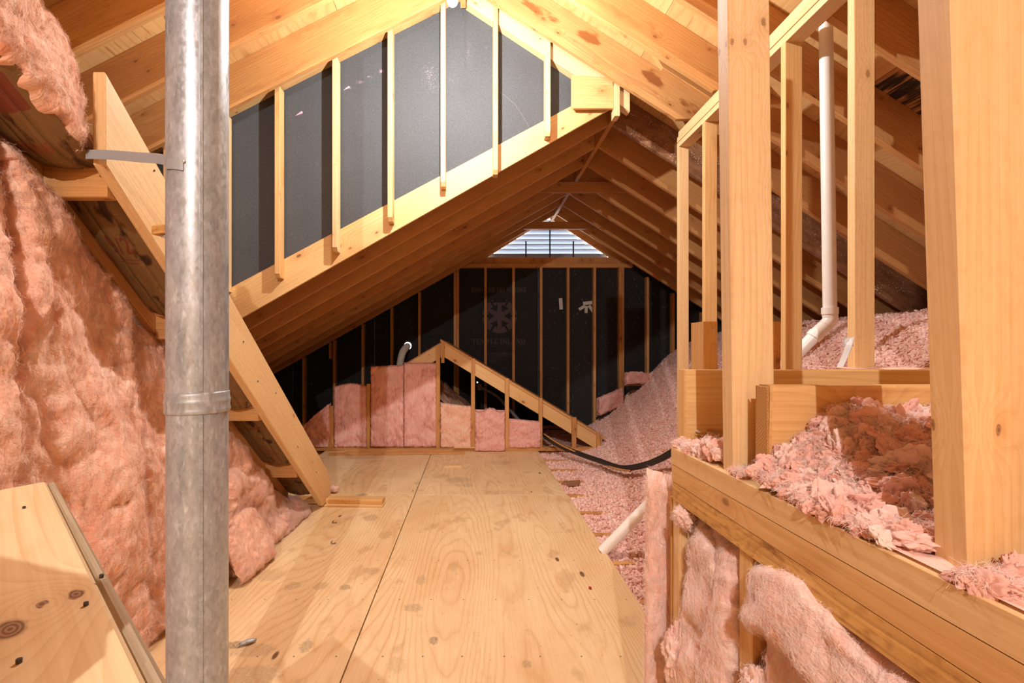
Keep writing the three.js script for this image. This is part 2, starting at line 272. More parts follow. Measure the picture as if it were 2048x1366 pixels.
// galvanised sheet: spangle in colour and gloss
{
  const sp = (x, y) => { let best = 9, id = 0; const cx = Math.floor(x), cy = Math.floor(y); for (let i = -1; i <= 1; i++) for (let j = -1; j <= 1; j++) { const h = PERM[(PERM[(cx + i) & 255] + cy + j) & 255], h2 = PERM[(h + 91) & 255], dx = cx + i + h / 255 - x, dy = cy + j + h2 / 255 - y, q = dx * dx + dy * dy; if (q < best) { best = q; id = h2; } } return id / 255; };
  const col = rep(dataTex(512, 1024, (a, b, c) => { const x = a * 0.5, y = b, m = 0.5 * sp(x * 150, y * 90) + 0.5 * sp(x * 70 + 9, y * 46) + 0.7 * fbm(x * 14, y * 9, 3, 4), w = Math.max(0, fbm(x * 60, y * 22, 9, 3) - 0.16) * 1.6; const v = 196 + 34 * (m - 0.5) + 70 * w; c[0] = v * 0.91; c[1] = v * 0.965; c[2] = v * 1.01; }), 0.5, 1);
  const rgh = rep(dataTex(512, 1024, (a, b, c) => { const x = a * 0.5, y = b, m = sp(x * 150, y * 90), w = fbm(x * 14, y * 9, 3, 4); c[0] = c[1] = c[2] = 255 * clamp(0.40 + 0.16 * (m - 0.5) + 0.2 * w); }, false), 0.5, 1);
  M.galv = std({ map: col, roughnessMap: rgh, roughness: 1, metalness: 0.4 });
  M.strap = std({ color: tone('#aeb6be'), roughness: 0.5, metalness: 0.3 });
  M.zinc = std({ color: tone('#e2e5e8'), roughness: 0.35, metalness: 0.5 });
}
M.pvc = std({ map: rep(dataTex(128, 512, (a, b, c) => { const n = 8 * fbm(a * 6, b * 20, 2, 3), line = Math.abs(a - 0.5) < 0.03 && noise(1, b * 160, 2) > -0.1 ? 26 : 0; c[0] = 246 + n - line * 0.3; c[1] = 244 + n - line; c[2] = 240 + n - line * 0.9; }), 1, 1), roughness: 0.35 });
M.black = std({ color: tone('#23221f'), roughness: 0.5 });
M.tape = std({ color: tone('#c9c9c7'), roughness: 0.5 });
M.felt = std({ color: tone('#221d19'), roughness: 0.95 });
M.gypsum = std({ color: tone('#8a7a66'), roughness: 0.9 });
M.nail = std({ color: tone('#5b5a58'), roughness: 0.45, metalness: 0.9 });
M.porcelain = std({ color: tone('#e8e4da'), roughness: 0.3 });
M.bulb = std({ color: 0xffffff, emissive: LAMP_COLOUR, emissiveIntensity: 30 });
M.louver = std({ map: rep(dataTex(256, 256, (a, b, c) => { const n = 30 * fbm(a * 5, b * 30, 2, 4); c[0] = 178 + n; c[1] = 182 + n; c[2] = 188 + n; }), 1, 0.3), roughness: 0.7 });
M.bar = std({ color: tone('#33302e'), roughness: 0.6 });
const kraft = (draw) => std({ map: canvasTex(512, 768, (g, w, h) => {
  g.fillStyle = '#7d5c34'; g.fillRect(0, 0, w, h);
  const id = g.getImageData(0, 0, w, h), q = id.data;
  for (let j = 0; j < h; j++) for (let i = 0; i < w; i++) { const k = 4 * (j * w + i), x = i / w, y = j / h, n = 20 * fbm(x * 5, y * 8, 3, 4) - 75 * sst(0.12, 0.34, fbm(x * 4 + 3, y * 6, 6, 5)) + 7 * noise(x * 120, y * 120, 2); q[k] += n; q[k + 1] += n * 0.95; q[k + 2] += n * 0.8; }
  g.putImageData(id, 0, 0);
  draw(g, w, h);
}), roughness: 0.6 });
// ------------------------------------------------------------------ the roofs: lines of the rafter undersides
const yL = (x) => 3.856 + 0.51 * x;                              // main roof, left slope
const yR = (x) => 2.83 - 0.64 * (x - 1.6);                       // right slope, main roof and rear wing alike
const RX = 1.18, RY = 3.09, yN = (x) => RY - 0.567 * (RX - x);   // rear wing, left slope and its ridge
const PL = 0.32, PR = 0.29, PN = 0.27;                           // plumb depth of the rafters
const GD = 3.63, BD = 7.0;                                       // the dark gable wall and the far wall
const pick = (a) => a[Math.floor(rnd() * a.length) % a.length];
const clipPoly = (pts, a, b, c) => {                             // keep a*x + b*y + c >= 0
  const o = [], f = (p) => a * p[0] + b * p[1] + c;
  pts.forEach((p, i) => { const q = pts[(i + 1) % pts.length], fp = f(p), fq = f(q); if (fp >= 0) o.push(p); if (fp * fq < 0) { const t = fp / (fp - fq); o.push([lerp(p[0], q[0], t), lerp(p[1], q[1], t)]); } });
  return o;
};
const slopeDir = (m) => new THREE.Vector3(1, m, 0).normalize();

// ---- floor: plywood sheets on joists, gypsum board below
const floor = struct('floor');
const blob = (c, x, y, cx, cy, rx, ry, col, k, sd = 1) => { const dx = (x - cx) / rx, dy = (y - cy) / ry; if (Math.abs(dx) > 1.6 || Math.abs(dy) > 1.6) return; const q = Math.sqrt(dx * dx + dy * dy) + 0.25 * noise(x * 60, y * 60, sd); const m = 0.6 * k * sst(1.0, 0.6, q) * (0.7 + 0.6 * noise(x * 110, y * 110, sd)); for (let i = 0; i < 3; i++) c[i] = lerp(c[i], col[i], m); };
const onFloor = (px, py) => { const d = EYE * F / (py - CY); return [PX(px, d), d]; };
const XL = -1.69, XS = -0.462, XRt = 0.765;
const sheetMat = (sd, x0, d0, L, spots, nails) => {
  const sp = spots.map(([px, py, rx, ry, col, k]) => { const [X, d] = onFloor(px, py); return [X - x0, d - d0, rx, ry, col, k]; });
  const map = rotary(sd, [238, 211, 168], [202, 152, 98], { mw: 1.24, mh: 2.46, w: 1024, h: 2048, lines: 16, amp: 0.42, knots: 3, patches: 0, marks: (x, y, c) => {
    for (const [cx, cy, rx, ry, col, k] of sp) blob(c, x, y, cx, cy, rx, ry, col, k, sd);
    const D = y + d0; for (const jd of nails) if (Math.abs(D - jd) < 0.012) { const n = Math.round((x + 0.03) / 0.15) * 0.15 - 0.03 + 0.02 * noise(jd * 9, Math.round((x + 0.03) / 0.15) * 7.1, sd); const q = Math.hypot(x - n, D - jd); if (q < 0.0055) for (let i = 0; i < 3; i++) c[i] = lerp(c[i], 96, sst(0.0045, 0.002, q)); }
    const dt = 0.5 * sst(0.18, 0.4, fbm(x * 7 + sd, y * 5, 77, 4)); for (let i = 0; i < 3; i++) c[i] = lerp(c[i], [178, 140, 98][i], dt * 0.7);
    if (noise(x * 75, y * 75, sd + 60) > 0.66) for (let i = 0; i < 3; i++) c[i] *= 0.8;
  } });
  map.wrapS = map.wrapT = THREE.ClampToEdgeWrapping;
  return std({ map, roughness: 0.5 });
};
const JD = [...Array(18)].map((_, k) => 2.18 + 0.405 * (k - 9)).filter((d) => d < 5.4);
const GREY = [150, 124, 96], DARK = [70, 60, 50], TAN = [178, 140, 98];
const sheet = (x0, x1, d0, d1, mat, md0) => {
  const g = ext('Y', [[x0, d0], [x1, d0], [x1, d1], [x0, d1]], -0.019, 0, DZ, 0.0012), p = g.attributes.position, uv = g.attributes.uv;
  for (let i = 0; i < p.count; i++) uv.setXY(i, p.getX(i) - x0, -p.getZ(i) - md0);
  return part('plywood_sheet', g, mat, floor);
};
{
  const mL = sheetMat(51, XL, 1.36, 2.44, [[585, 1172, 0.045, 0.05, GREY, 0.7], [640, 1172, 0.04, 0.045, GREY, 0.7], [690, 1175, 0.035, 0.035, DARK, 0.55], [742, 1036, 0.06, 0.07, GREY, 0.75], [770, 1070, 0.05, 0.08, TAN, 0.9], [724, 990, 0.05, 0.05, DARK, 0.5], [500, 1300, 0.12, 0.05, GREY, 0.6], [470, 1290, 0.05, 0.03, DARK, 0.8], [612, 1292, 0.03, 0.05, DARK, 0.5], [560, 1040, 0.25, 0.1, TAN, 0.5], [540, 1150, 0.1, 0.08, GREY, 0.5], [745, 1142, 0.05, 0.05, GREY, 0.6], [500, 1350, 0.14, 0.06, GREY, 0.55], [540, 1080, 0.1, 0.05, TAN, 0.7]], JD);
  const mR = sheetMat(52, XS, 1.31, 2.44, [[825, 1216, 0.05, 0.04, DARK, 0.35], [866, 1281, 0.02, 0.03, DARK, 0.7], [840, 1160, 0.03, 0.06, GREY, 0.6], [1052, 1328, 0.02, 0.03, DARK, 0.4], [793, 1330, 0.04, 0.06, GREY, 0.4]], JD);
  const mF = sheetMat(53, XS, 3.755, 2.44, [[915, 960, 0.14, 0.12, GREY, 0.6], [935, 970, 0.05, 0.08, DARK, 0.35], [880, 952, 0.1, 0.1, TAN, 0.6], [1000, 925, 0.2, 0.12, GREY, 0.35], [1010, 985, 0.2, 0.08, [190, 130, 110], 0.4]], JD);
  const mG = sheetMat(54, XL, 3.81, 2.44, [[720, 915, 0.3, 0.1, GREY, 0.4], [780, 950, 0.2, 0.12, TAN, 0.4]], JD);
  sheet(XS + 0.0025, XRt, 1.31, 3.75, mR, 1.31); sheet(XS + 0.0025, XRt - 0.01, 3.754, 5.47, mF, 3.755);
  sheet(XL, XS - 0.0025, 1.36, 3.80, mL, 1.36); sheet(XL, XS - 0.0025, 3.804, 5.47, mG, 3.81);
  sheet(XS + 0.0025, XRt, -1.13, 1.306, mF, -1.13); sheet(XL, XS - 0.0025, -1.08, 1.356, mG, -1.08);
  sheet(XS + 0.0025, XRt, -3.6, -1.134, mR, -3.6); sheet(XL, XS - 0.0025, -3.6, -1.084, mL, -3.6);
}
for (const d of [...JD, 5.42, 5.83, 6.23, 6.64]) part('joist', bar(V(-4.5, -0.019 - 0.095, d + 0.019), V(4.6, -0.019 - 0.095, d + 0.019), 0.038, 0.19), pick(M.rafter), floor);
part('ceiling_board', ext('Y', [[-6.05, -4.05], [4.75, -4.05], [4.75, 7.15], [-6.05, 7.15]], -0.24, -0.21, DX, 0), M.gypsum, floor);

// ---- main roof, left slope
const ceilL = struct('ceiling_left_slope');
for (let k = 0; k < 17; k++) {
  const d = k < 4 ? [3.46, 2.97, 2.53, 2.08][k] : 2.08 - 0.46 * (k - 3);
  part('rafter', ext('Z', [[-0.09, yL(-0.09)], [-0.09, yL(-0.09) + PL], [-6, yL(-6) + PL], [-6, yL(-6)]], d, d + 0.038, slopeDir(0.51)), M.rafter[k % 3], ceilL);
}
const panel = (parent, x0, x1, y, d0, d1, mat) => part('sheathing_panel', ext('Z', [[x0, y(x0)], [x1, y(x1)], [x1, y(x1) + 0.013], [x0, y(x0) + 0.013]], d0 + 0.002, d1 - 0.002, DZ, 0.001), mat, parent);
{ const xs = [-0.05, -1.0, -2.09, -3.18, -4.27, -5.36, -6.0];
  for (let i = 0; i < xs.length - 1; i++) { const cuts = i % 2 ? [3.66, 1.9, -0.54, -2.98, -4.0] : [3.66, 0.7, -1.74, -4.0]; for (let j = 0; j < cuts.length - 1; j++) panel(ceilL, xs[i + 1] + 0.002, xs[i] - 0.002, (x) => yL(x) + PL + 0.001, cuts[j + 1], cuts[j], M.deckRoof[(i + j) % 2]); }
  part('roofing_felt', ext('Z', [[0.0, yL(0) + PL + 0.016], [-6.1, yL(-6.1) + PL + 0.016], [-6.1, yL(-6.1) + PL + 0.06], [0, yL(0) + PL + 0.06]], -4.1, 3.70, DZ, 0), M.felt, ceilL); }
part('ridge_board', ext('Z', [[-0.09, 3.74], [-0.05, 3.74], [-0.05, 4.16], [-0.09, 4.16]], -4.0, 3.54, DZ), M.rafter[1], ceilL);

// ---- right slope: upper rafters to the post wall, lower rafters lapped beside them, one slope to the far wall
const ceilR = struct('ceiling_right_slope');
const RD = [...Array(18)].map((_, k) => 3.57 - 0.443 * k);
RD.forEach((d, k) => {
  const e = 1.70 + (k === 0 ? -0.02 : 0.03);
  part('rafter', ext('Z', [[-0.05, yR(-0.05)], [-0.05, yR(-0.05) + PR], [e + 0.14, yR(e + 0.14) + PR], [e, yR(e - 0.16)], [e - 0.16, yR(e - 0.16)]], d - 0.078, d - 0.04, slopeDir(-0.64)), k === 0 ? M.rafterStained : M.rafter[(k + 1) % 3], ceilR);
  const s = k === 1 ? 1.17 : 1.62;
  part('rafter', ext('Z', [[s + 0.1, yR(s + 0.1)], [s, yR(s) + 0.1], [s + 0.05, yR(s + 0.05) + PR], [4.65, yR(4.65) + PR], [4.65, yR(4.65)]], d, d + 0.038, slopeDir(-0.64)), M.rafter[k % 3], ceilR);
});
const RR = [...Array(7)].map((_, k) => 4.0 + 0.445 * k);
RR.forEach((d, k) => part('rafter', ext('Z', [[RX + 0.02, yR(RX + 0.02)], [RX + 0.02, yR(RX) + PR - 0.02], [4.65, yR(4.65) + PR], [4.65, yR(4.65)]], d, d + 0.038, slopeDir(-0.64)), k === 0 ? M.reclad : M.rafter[(k + 2) % 3], ceilR));
{ const xs = [-0.05, 0.226, 1.256, 2.285, 3.315, 4.345, 4.7];
  for (let i = 0; i < xs.length - 1; i++) {
    const cuts = i % 2 ? [7.05, 5.2, 2.76, 0.32, -2.12, -4.0] : [7.05, 6.3, 3.9, 1.46, -0.98, -4.0];
    for (let j = 0; j < cuts.length - 1; j++) {
      let d1 = cuts[j]; if (xs[i + 1] < 1.26 && d1 > 3.66) { if (cuts[j + 1] >= 3.66) continue; d1 = 3.66; }
      const pm = panel(ceilR, xs[i] + 0.002, xs[i + 1] - 0.002, (x) => yR(x) + PR + 0.001, cuts[j + 1], d1, i === 3 && j === 2 ? M.deckMould : M.deckRoof[(i + j) % 2]);
      if (i === 3 && j === 2) { const p = pm.geometry.attributes.position, uv = pm.geometry.attributes.uv; for (let k = 0; k < p.count; k++) uv.setXY(k, (p.getX(k) - xs[i]) * 1.187, -p.getZ(k) - cuts[j + 1]); }
    }
  }
  panel(ceilR, RX, 1.254, (x) => yR(x) + PR + 0.001, 3.662, 7.05, M.deckRoof[0]);
  part('roofing_felt', ext('Z', [[-0.12, yR(-0.12) + PR + 0.016], [4.8, yR(4.8) + PR + 0.016], [4.8, yR(4.8) + PR + 0.06], [-0.12, yR(-0.12) + PR + 0.06]], -4.1, 3.70, DZ, 0), M.felt, ceilR);
  part('roofing_felt', ext('Z', [[RX - 0.05, yR(RX - 0.05) + PR + 0.016], [4.8, yR(4.8) + PR + 0.016], [4.8, yR(4.8) + PR + 0.06], [RX - 0.05, yR(RX - 0.05) + PR + 0.06]], 3.70, 7.12, DZ, 0), M.felt, ceilR); }

// ---- rear wing, left slope, its ridge and collar ties
const ceilN = struct('ceiling_rear_slope');
RR.forEach((d, k) => part('rafter', ext('Z', [[RX - 0.02, yN(RX - 0.02)], [RX - 0.02, yN(RX) + PN], [-4.7, yN(-4.7) + PN], [-4.7, yN(-4.7)]], d, d + 0.038, slopeDir(0.567)), M.rafter[(k + 1) % 3], ceilN));
{ const xs = [RX, 0.15, -0.9, -1.95, -3.0, -4.05, -4.75];
  for (let i = 0; i < xs.length - 1; i++) { const cuts = i % 2 ? [7.05, 4.9, 3.684] : [7.05, 6.1, 3.684]; for (let j = 0; j < cuts.length - 1; j++) panel(ceilN, xs[i + 1] + 0.002, xs[i] - 0.002, (x) => yN(x) + PN + 0.001, cuts[j + 1], cuts[j], M.deckRoof[(i + j) % 2]); }
  part('roofing_felt', ext('Z', [[RX + 0.06, yN(RX + 0.06) + PN + 0.016], [-4.85, yN(-4.85) + PN + 0.016], [-4.85, yN(-4.85) + PN + 0.06], [RX + 0.06, yN(RX + 0.06) + PN + 0.06]], 3.686, 7.12, DZ, 0), M.felt, ceilN); }
part('ridge_board', ext('Z', [[RX - 0.019, RY - 0.012], [RX + 0.019, RY - 0.012], [RX + 0.019, RY + 0.29], [RX - 0.019, RY + 0.29]], 3.68, 7.0, DZ), M.rafter[0], ceilN);
for (const [x0, x1, yb, h, d, c] of [[0.70, 1.80, 2.925, 0.118, 5.29, 0.13], [0.72, 1.72, 2.86, 0.10, 6.62, 0.11]])
  part('collar_tie', ext('Z', [[x0, yb], [x1, yb], [x1 - c, yb + h], [x0 + c, yb + h]], d - 0.04, d, DX), M.rafter[1], ceilN);

// ---- the dark gable wall above the rear wing: fibreboard panels, a header rafter and studs lapping over it
const gable = struct('wall_gable');
const gLow = (x) => 3.052 + 0.5334 * (x - 0.770);
const gPink = (g, kx, ky, x0, y1, r, blobs) => { for (const [px, py, n, sx, sy, a] of blobs) { const X = PX(px, GD), Y = PY(py, GD); for (let i = 0; i < n; i++) { const u = (r() + r() + r() - 1.5) * sx, v = (r() + r() + r() - 1.5) * sy; g.fillStyle = `rgba(${220 + 30 * r()},${165 + 30 * r()},${190 + 20 * r()},${a * (0.4 + 0.6 * r())})`; g.beginPath(); g.arc((X + u - x0) * kx, (y1 - Y - v) * ky, 0.4 + 1.3 * r() * r(), 0, 7); g.fill(); } } };
const gStreak = (g, kx, ky, x0, y1, a, b, w) => { g.fillStyle = 'rgba(236,176,204,0.9)'; g.beginPath(); const A = [(PX(a[0], GD) - x0) * kx, (y1 - PY(a[1], GD)) * ky], B = [(PX(b[0], GD) - x0) * kx, (y1 - PY(b[1], GD)) * ky]; g.moveTo(...A); g.lineTo(B[0] - w * 0.3, B[1] - w); g.arc(B[0], B[1], w, -1.8, 1.6); g.closePath(); g.fill(); };
const gPanels = [[-6.05, -3.93], [-3.93, -2.70], [-2.70, -1.475], [-1.475, -0.222], [-0.222, 0.80], [0.80, 1.18]];
gPanels.forEach(([x0, x1], i) => {
  let pts = [[x0, -1], [x1, -1], [x1, 5], [x0, 5]];
  pts = clipPoly(pts, -0.5334, 1, -(3.052 - 0.5334 * 0.770) + 0.03); pts = clipPoly(pts, 0.51, -1, 3.856 + PL - 0.005); pts = clipPoly(pts, -0.64, -1, 2.83 + 0.64 * 1.6 + PR - 0.005);
  if (i === 5) pts = clipPoly(pts, 0, 1, -3.02);
  if (pts.length < 3) return;
  const ys = pts.map((p) => p[1]), y0 = Math.min(...ys), y1 = Math.max(...ys), big = i > 1 && i < 5;
  const mat = fibreboard(big ? 640 : 128, big ? Math.round(640 * (y1 - y0) / (x1 - x0)) : 128, x1 - x0, y1 - y0, '#4a4c4f', (g, kx, ky, r) => {
    if (i === 3) { gStreak(g, kx, ky, x0, y1, [684, 178], [696, 171], 4); gPink(g, kx, ky, x0, y1, r, [[696, 172, 40, 0.02, 0.01, 0.8], [718, 161, 60, 0.03, 0.012, 0.8], [738, 151, 30, 0.03, 0.01, 0.7], [762, 139, 70, 0.018, 0.014, 0.9], [858, 145, 260, 0.05, 0.09, 0.5], [868, 168, 120, 0.06, 0.06, 0.35]]); gStreak(g, kx, ky, x0, y1, [588, 229], [601, 222], 5); }
    if (i === 4) gPink(g, kx, ky, x0, y1, r, [[938, 105, 150, 0.03, 0.09, 0.4], [902, 155, 50, 0.02, 0.04, 0.4], [972, 92, 16, 0.008, 0.01, 0.5]]);
    if (i === 4) { g.strokeStyle = 'rgba(205,185,160,0.55)'; g.lineWidth = 1; g.beginPath(); [[1000, 180], [1030, 205], [1048, 232], [1058, 250]].forEach(([a, b], q) => g[q ? 'lineTo' : 'moveTo']((PX(a, GD) - x0) * kx, (y1 - PY(b, GD)) * ky)); g.stroke(); }
  }, i + 3);
  const g = ext('Z', pts.map((p) => [p[0] - Math.sign(p[0] - (x0 + x1) / 2) * 0.001, p[1]]), GD + 0.022, GD + 0.038, DY, 0), p = g.attributes.position, uv = g.attributes.uv;
  for (let k = 0; k < p.count; k++) uv.setXY(k, p.getX(k) - x0, p.getY(k) - y0);
  part('fibreboard_panel', g, mat, gable);
});
part('header_rafter', ext('Z', [[1.16, yN(1.16)], [1.16, gLow(1.16)], [-6, gLow(-6)], [-6, yN(-6)]], GD, GD + 0.0215, slopeDir(0.56)), M.lumber[1], gable);
part('rake_board', ext('Z', [[-0.07, 3.92 - 0.035], [-0.07, 4.1], [-6, 0.9 + 0.3], [-6, 3.92 - 0.505 * 6]], GD - 0.055, GD + 0.021, slopeDir(0.505)), M.lumber[3], gable);
part('rake_board', ext('Z', [[-0.05, 3.772 + 0.033], [0.76, 3.772 - 0.66 * 0.76], [1.2, 3.772 - 0.66 * 1.2], [1.2, 3.772 - 0.66 * 1.2 + 0.14], [-0.05, 3.95]], GD - 0.055, GD + 0.021, slopeDir(-0.65)), M.lumber[0], gable);
[[-2.75, 1.2], [-2.335, 1.42], [-1.90, 1.605], [-1.4945, 1.707], [-1.060, 1.907], [-0.6416, 2.134], [-0.2415, 2.40], [0.155, 2.492], [0.551, 2.783]].forEach(([x, y], i) => {
  const xt = x + 0.019, top = Math.min(yL(xt), yR(xt)) + 0.05;
  part('stud', ext('X', [[3.54, y + 0.03], [3.56, y], [GD - 0.002, y], [GD - 0.002, top], [3.54, top]], x, x + 0.038, DY), M.lumber[i % 4], gable);
});
part('stud', post(1.075, 1.115, 3.545, GD, 2.93, yR(1.1) + 0.02), M.lumber[0], gable);
part('gusset_block', ext('Z', [[0.755, 3.02], [0.77, 3.0], [1.074, 3.0], [1.074, 3.235], [0.755, 3.255]], 3.57, 3.60, DX, 0.004), M.lumber[3], gable);

// ---- far wall of the rear wing
const back = struct('wall_back');
{
  const cutRoof = (p) => clipPoly(clipPoly(p, 0.567, -1, RY - 0.567 * RX + PN), -0.64, -1, 2.83 + 0.64 * 1.6 + PR);
  const xs = [-4.75, -3.90, -2.68, -1.46, -0.24, 0.98, 2.20, 3.42, 4.75];
  const printed = (g, kx, ky, x0, y1) => {
    const tx = (px) => (PX(px, BD) - x0) * kx, ty = (py) => (y1 - PY(py, BD)) * ky, u = BD / F * kx;
    g.fillStyle = 'rgba(112,100,104,0.55)'; g.textAlign = 'left';
    const text = (s, px0, px1, py, size, font) => { g.save(); g.font = `${font.replace('$', (size * u).toFixed(1))}`; const w = g.measureText(s).width; g.translate(tx(px0), ty(py)); g.scale((px1 - px0) * u / w, 1); g.fillText(s, 0, 0); g.restore(); };
    text('REGULAR SHEATHING', 942, 1053, 584, 13, 'bold $px sans-serif');
    text('TEMPLE INLAND', 944, 1051, 688, 14, 'bold $px serif');
    g.fillStyle = 'rgba(120,106,112,0.30)'; text('FOREST PRODUCTS CORPORATION', 960, 1046, 694, 4, '$px sans-serif');
    g.fillStyle = 'rgba(110,96,102,0.40)'; text('CONFORMS', 975, 1025, 712, 10, 'bold $px sans-serif');
    g.save(); g.translate(tx(982), ty(728)); g.rotate(-0.6); g.font = `${13 * u}px serif`; g.fillText('Sunny', 0, 0); g.restore();
    g.strokeStyle = 'rgba(120,108,112,0.4)'; g.lineWidth = 1.6; g.beginPath(); g.moveTo(tx(1019), ty(718)); g.lineTo(tx(1014), ty(738)); g.lineTo(tx(1006), ty(736)); g.stroke();
    // the maker's emblem: a disc cut into a six-armed star
    const ex = tx(999), ey = ty(632), R = 27 * u;
    g.save(); g.translate(ex, ey); g.fillStyle = 'rgba(112,92,104,0.62)'; g.beginPath(); g.arc(0, 0, R * 1.28, 0, 7); g.fill();
    g.globalCompositeOperation = 'source-over'; g.fillStyle = '#1d1d1f';
    for (const a of [0.52, 1.57, 2.62, 3.67, 4.71, 5.76]) { g.save(); g.rotate(a - Math.PI / 2 + 0.52 + Math.PI / 2); g.beginPath(); g.moveTo(R * 0.36, 0); g.lineTo(R * 0.82, -R * 0.30); g.lineTo(R * 0.82, R * 0.30); g.closePath(); g.fill(); g.fillRect(R * 0.8, -R * 0.07, R * 0.55, R * 0.14); g.restore(); }
    g.beginPath(); g.arc(0, -R * 1.0, R * 0.5, Math.PI, 0); g.fill();
    g.restore();
  };
  for (let i = 0; i < xs.length - 1; i++) {
    const x0 = xs[i] + 0.001, x1 = xs[i + 1] - 0.001, pts = cutRoof([[x0, -0.2], [x1, -0.2], [x1, 2.45], [x0, 2.45]]), sh = shapeOf(pts);
    const ys = pts.map((p) => p[1]), y0 = Math.min(...ys), y1 = Math.max(...ys);
    for (const [hx, hy, hr] of [[-0.968, 1.222, 0.056], [0.072, 0.676, 0.010]]) if (hx > x0 && hx < x1) { const h = new THREE.Path(); h.absarc(hx, hy, hr, 0, Math.PI * 2, true); sh.holes.push(h); }
    const mat = fibreboard(i === 4 ? 900 : 200, i === 4 ? Math.round(900 * (y1 - y0) / (x1 - x0)) : 300, x1 - x0, y1 - y0, '#222325', i === 4 ? (g, kx, ky) => printed(g, kx, ky, x0, y1) : null, i + 20);
    const g = ext('Z', sh, BD, BD + 0.016, DY, 0), p = g.attributes.position, uv = g.attributes.uv;
    for (let k = 0; k < p.count; k++) uv.setXY(k, p.getX(k) - x0, p.getY(k) - y0);
    part('fibreboard_panel', g, mat, back);
  }
  const sh = shapeOf(cutRoof([[-1, 2.452], [4, 2.452], [4, 4], [-1, 4]])), hole = new THREE.Path([[0.22, 2.545], [2.04, 2.545], [1.15, 3.13]].map((q) => new THREE.Vector2(...q))); sh.holes.push(hole);
  part('gable_board', ext('Z', sh, BD, BD + 0.02, DX, 0), M.rafter[2], back);
  part('header', post(-0.1, 2.4, 6.955, 6.998, 2.436, 2.53).clone(), M.rafter[1], back);
  part('top_plate', bar(V(-0.24, 2.405, 6.95), V(2.36, 2.405, 6.95), 0.09, 0.062), M.rafter[0], back);
  part('bottom_plate', bar(V(-4.6, 0.019, 6.95), V(4.6, 0.019, 6.95), 0.09, 0.038), M.rafter[0], back);
  const centres = [-4.05, -3.64, 608, 661, 669, 726, 783.5, 839, 910, 915.5, 971, 1027, 1082, 1136, 1189, 1240, 1245, 1295, 1346, 3.4, 3.8];
  centres.forEach((c, i) => {
    const x = c > 100 ? PX(c, 6.93) : c, lim = Math.min(yN(x), yR(x)) + 0.04, top = x > -0.26 && x < 2.34 ? 2.374 : lim, bot = c === 661 ? 1.03 : 0.038;
    part('stud', post(x - 0.019, x + 0.019, 6.91, BD - 0.002, bot, top), M.rafter[i % 3], back);
  });
}
// ---- the rest of the shell, out of sight: eaves and the wall behind the camera
{
  const wl = struct('wall_left'); part('board', ext('X', [[-4.05, -0.25], [3.68, -0.25], [3.68, 1.25], [-4.05, 1.25]], -6.05, -6.0, DY, 0), M.felt, wl);
  part('board', ext('X', [[3.6, -0.25], [7.1, -0.25], [7.1, 0.2], [3.6, 0.2]], -4.8, -4.72, DY, 0), M.felt, wl);
  part('board', ext('Z', [[-6.05, -0.25], [-4.72, -0.25], [-4.72, 0.6], [-6.05, 0.6]], GD, GD + 0.04, DX, 0), M.felt, wl);
  const wr = struct('wall_right'); part('board', ext('X', [[-4.05, -0.25], [7.1, -0.25], [7.1, 1.25], [-4.05, 1.25]], 4.7, 4.76, DY, 0), M.felt, wr);
  const wf = struct('wall_front'); part('board', ext('Z', [[-6.05, -0.25], [4.76, -0.25], [4.76, 1.2], [-0.06, 4.35], [-6.05, 1.3]], -4.06, -4.0, DY, 0), M.deckRoof[0], wf);
}

// ---- the gable vent in the far wall
{
  const t = thing('gable_vent', 'triangular slatted vent high in the far wall with daylight behind it', 'vent', [1.15, 2.545, -7.05]);
  for (let k = 0; k < 8; k++) {
    const y = 2.56 + 0.072 * k, f = clamp((3.13 - y) / 0.585), x0 = lerp(1.15, 0.20, f), x1 = lerp(1.15, 2.06, f); if (x1 - x0 < 0.1) continue;
    const g = new RoundedBoxGeometry(x1 - x0, 0.012, 0.088, 1, 0.003); g.rotateX(-0.62); g.translate((x0 + x1) / 2, y + 0.02, -7.075); part('slat', g, M.louver, t);
  }
  for (const [px, top] of [[1052, 2.79], [1100, 3.09], [1147, 2.79]]) { const x = PX(px, 7.02); part('mullion', post(x - 0.010, x + 0.010, 7.022, 7.034, 2.55, top), M.bar, t); }
  part('frame', bar(V(0.2, 2.537, 7.07), V(2.06, 2.537, 7.07), 0.1, 0.014), M.louver, t);
}

// ---- the post wall under the right slope: three-ply top plate and studs
const pw = struct('wall_purlin'), PWX = 1.58;
for (let k = 0; k < 3; k++) { const y = 2.715 + 0.0395 * k; part('top_plate', ext('Z', [[PWX - 0.005 * (k % 2), y], [PWX + 0.089, y], [PWX + 0.089, y + 0.0375], [PWX - 0.005 * (k % 2), y + 0.0375]], -3.9, 3.625 - 0.012 * k, DZ, 0.002), M.lumber[[0, 2, 0][k]], pw); }
part('bottom_plate', bar(V(PWX + 0.045, 0.019, -3.9), V(PWX + 0.045, 0.019, 3.62), 0.089, 0.038), M.rafter[0], pw);
[3.588, 3.19, 2.78, 2.367, 1.94, 1.53, 1.12, 0.7, 0.3, -0.1, -0.5, -0.9, -1.3, -1.7].forEach((d, i) => part('stud', post(PWX, PWX + (i === 0 ? 0.075 : 0.085), d, d + 0.038, 0.038, 2.715), M.lumber[(i + 2) % 4], pw));
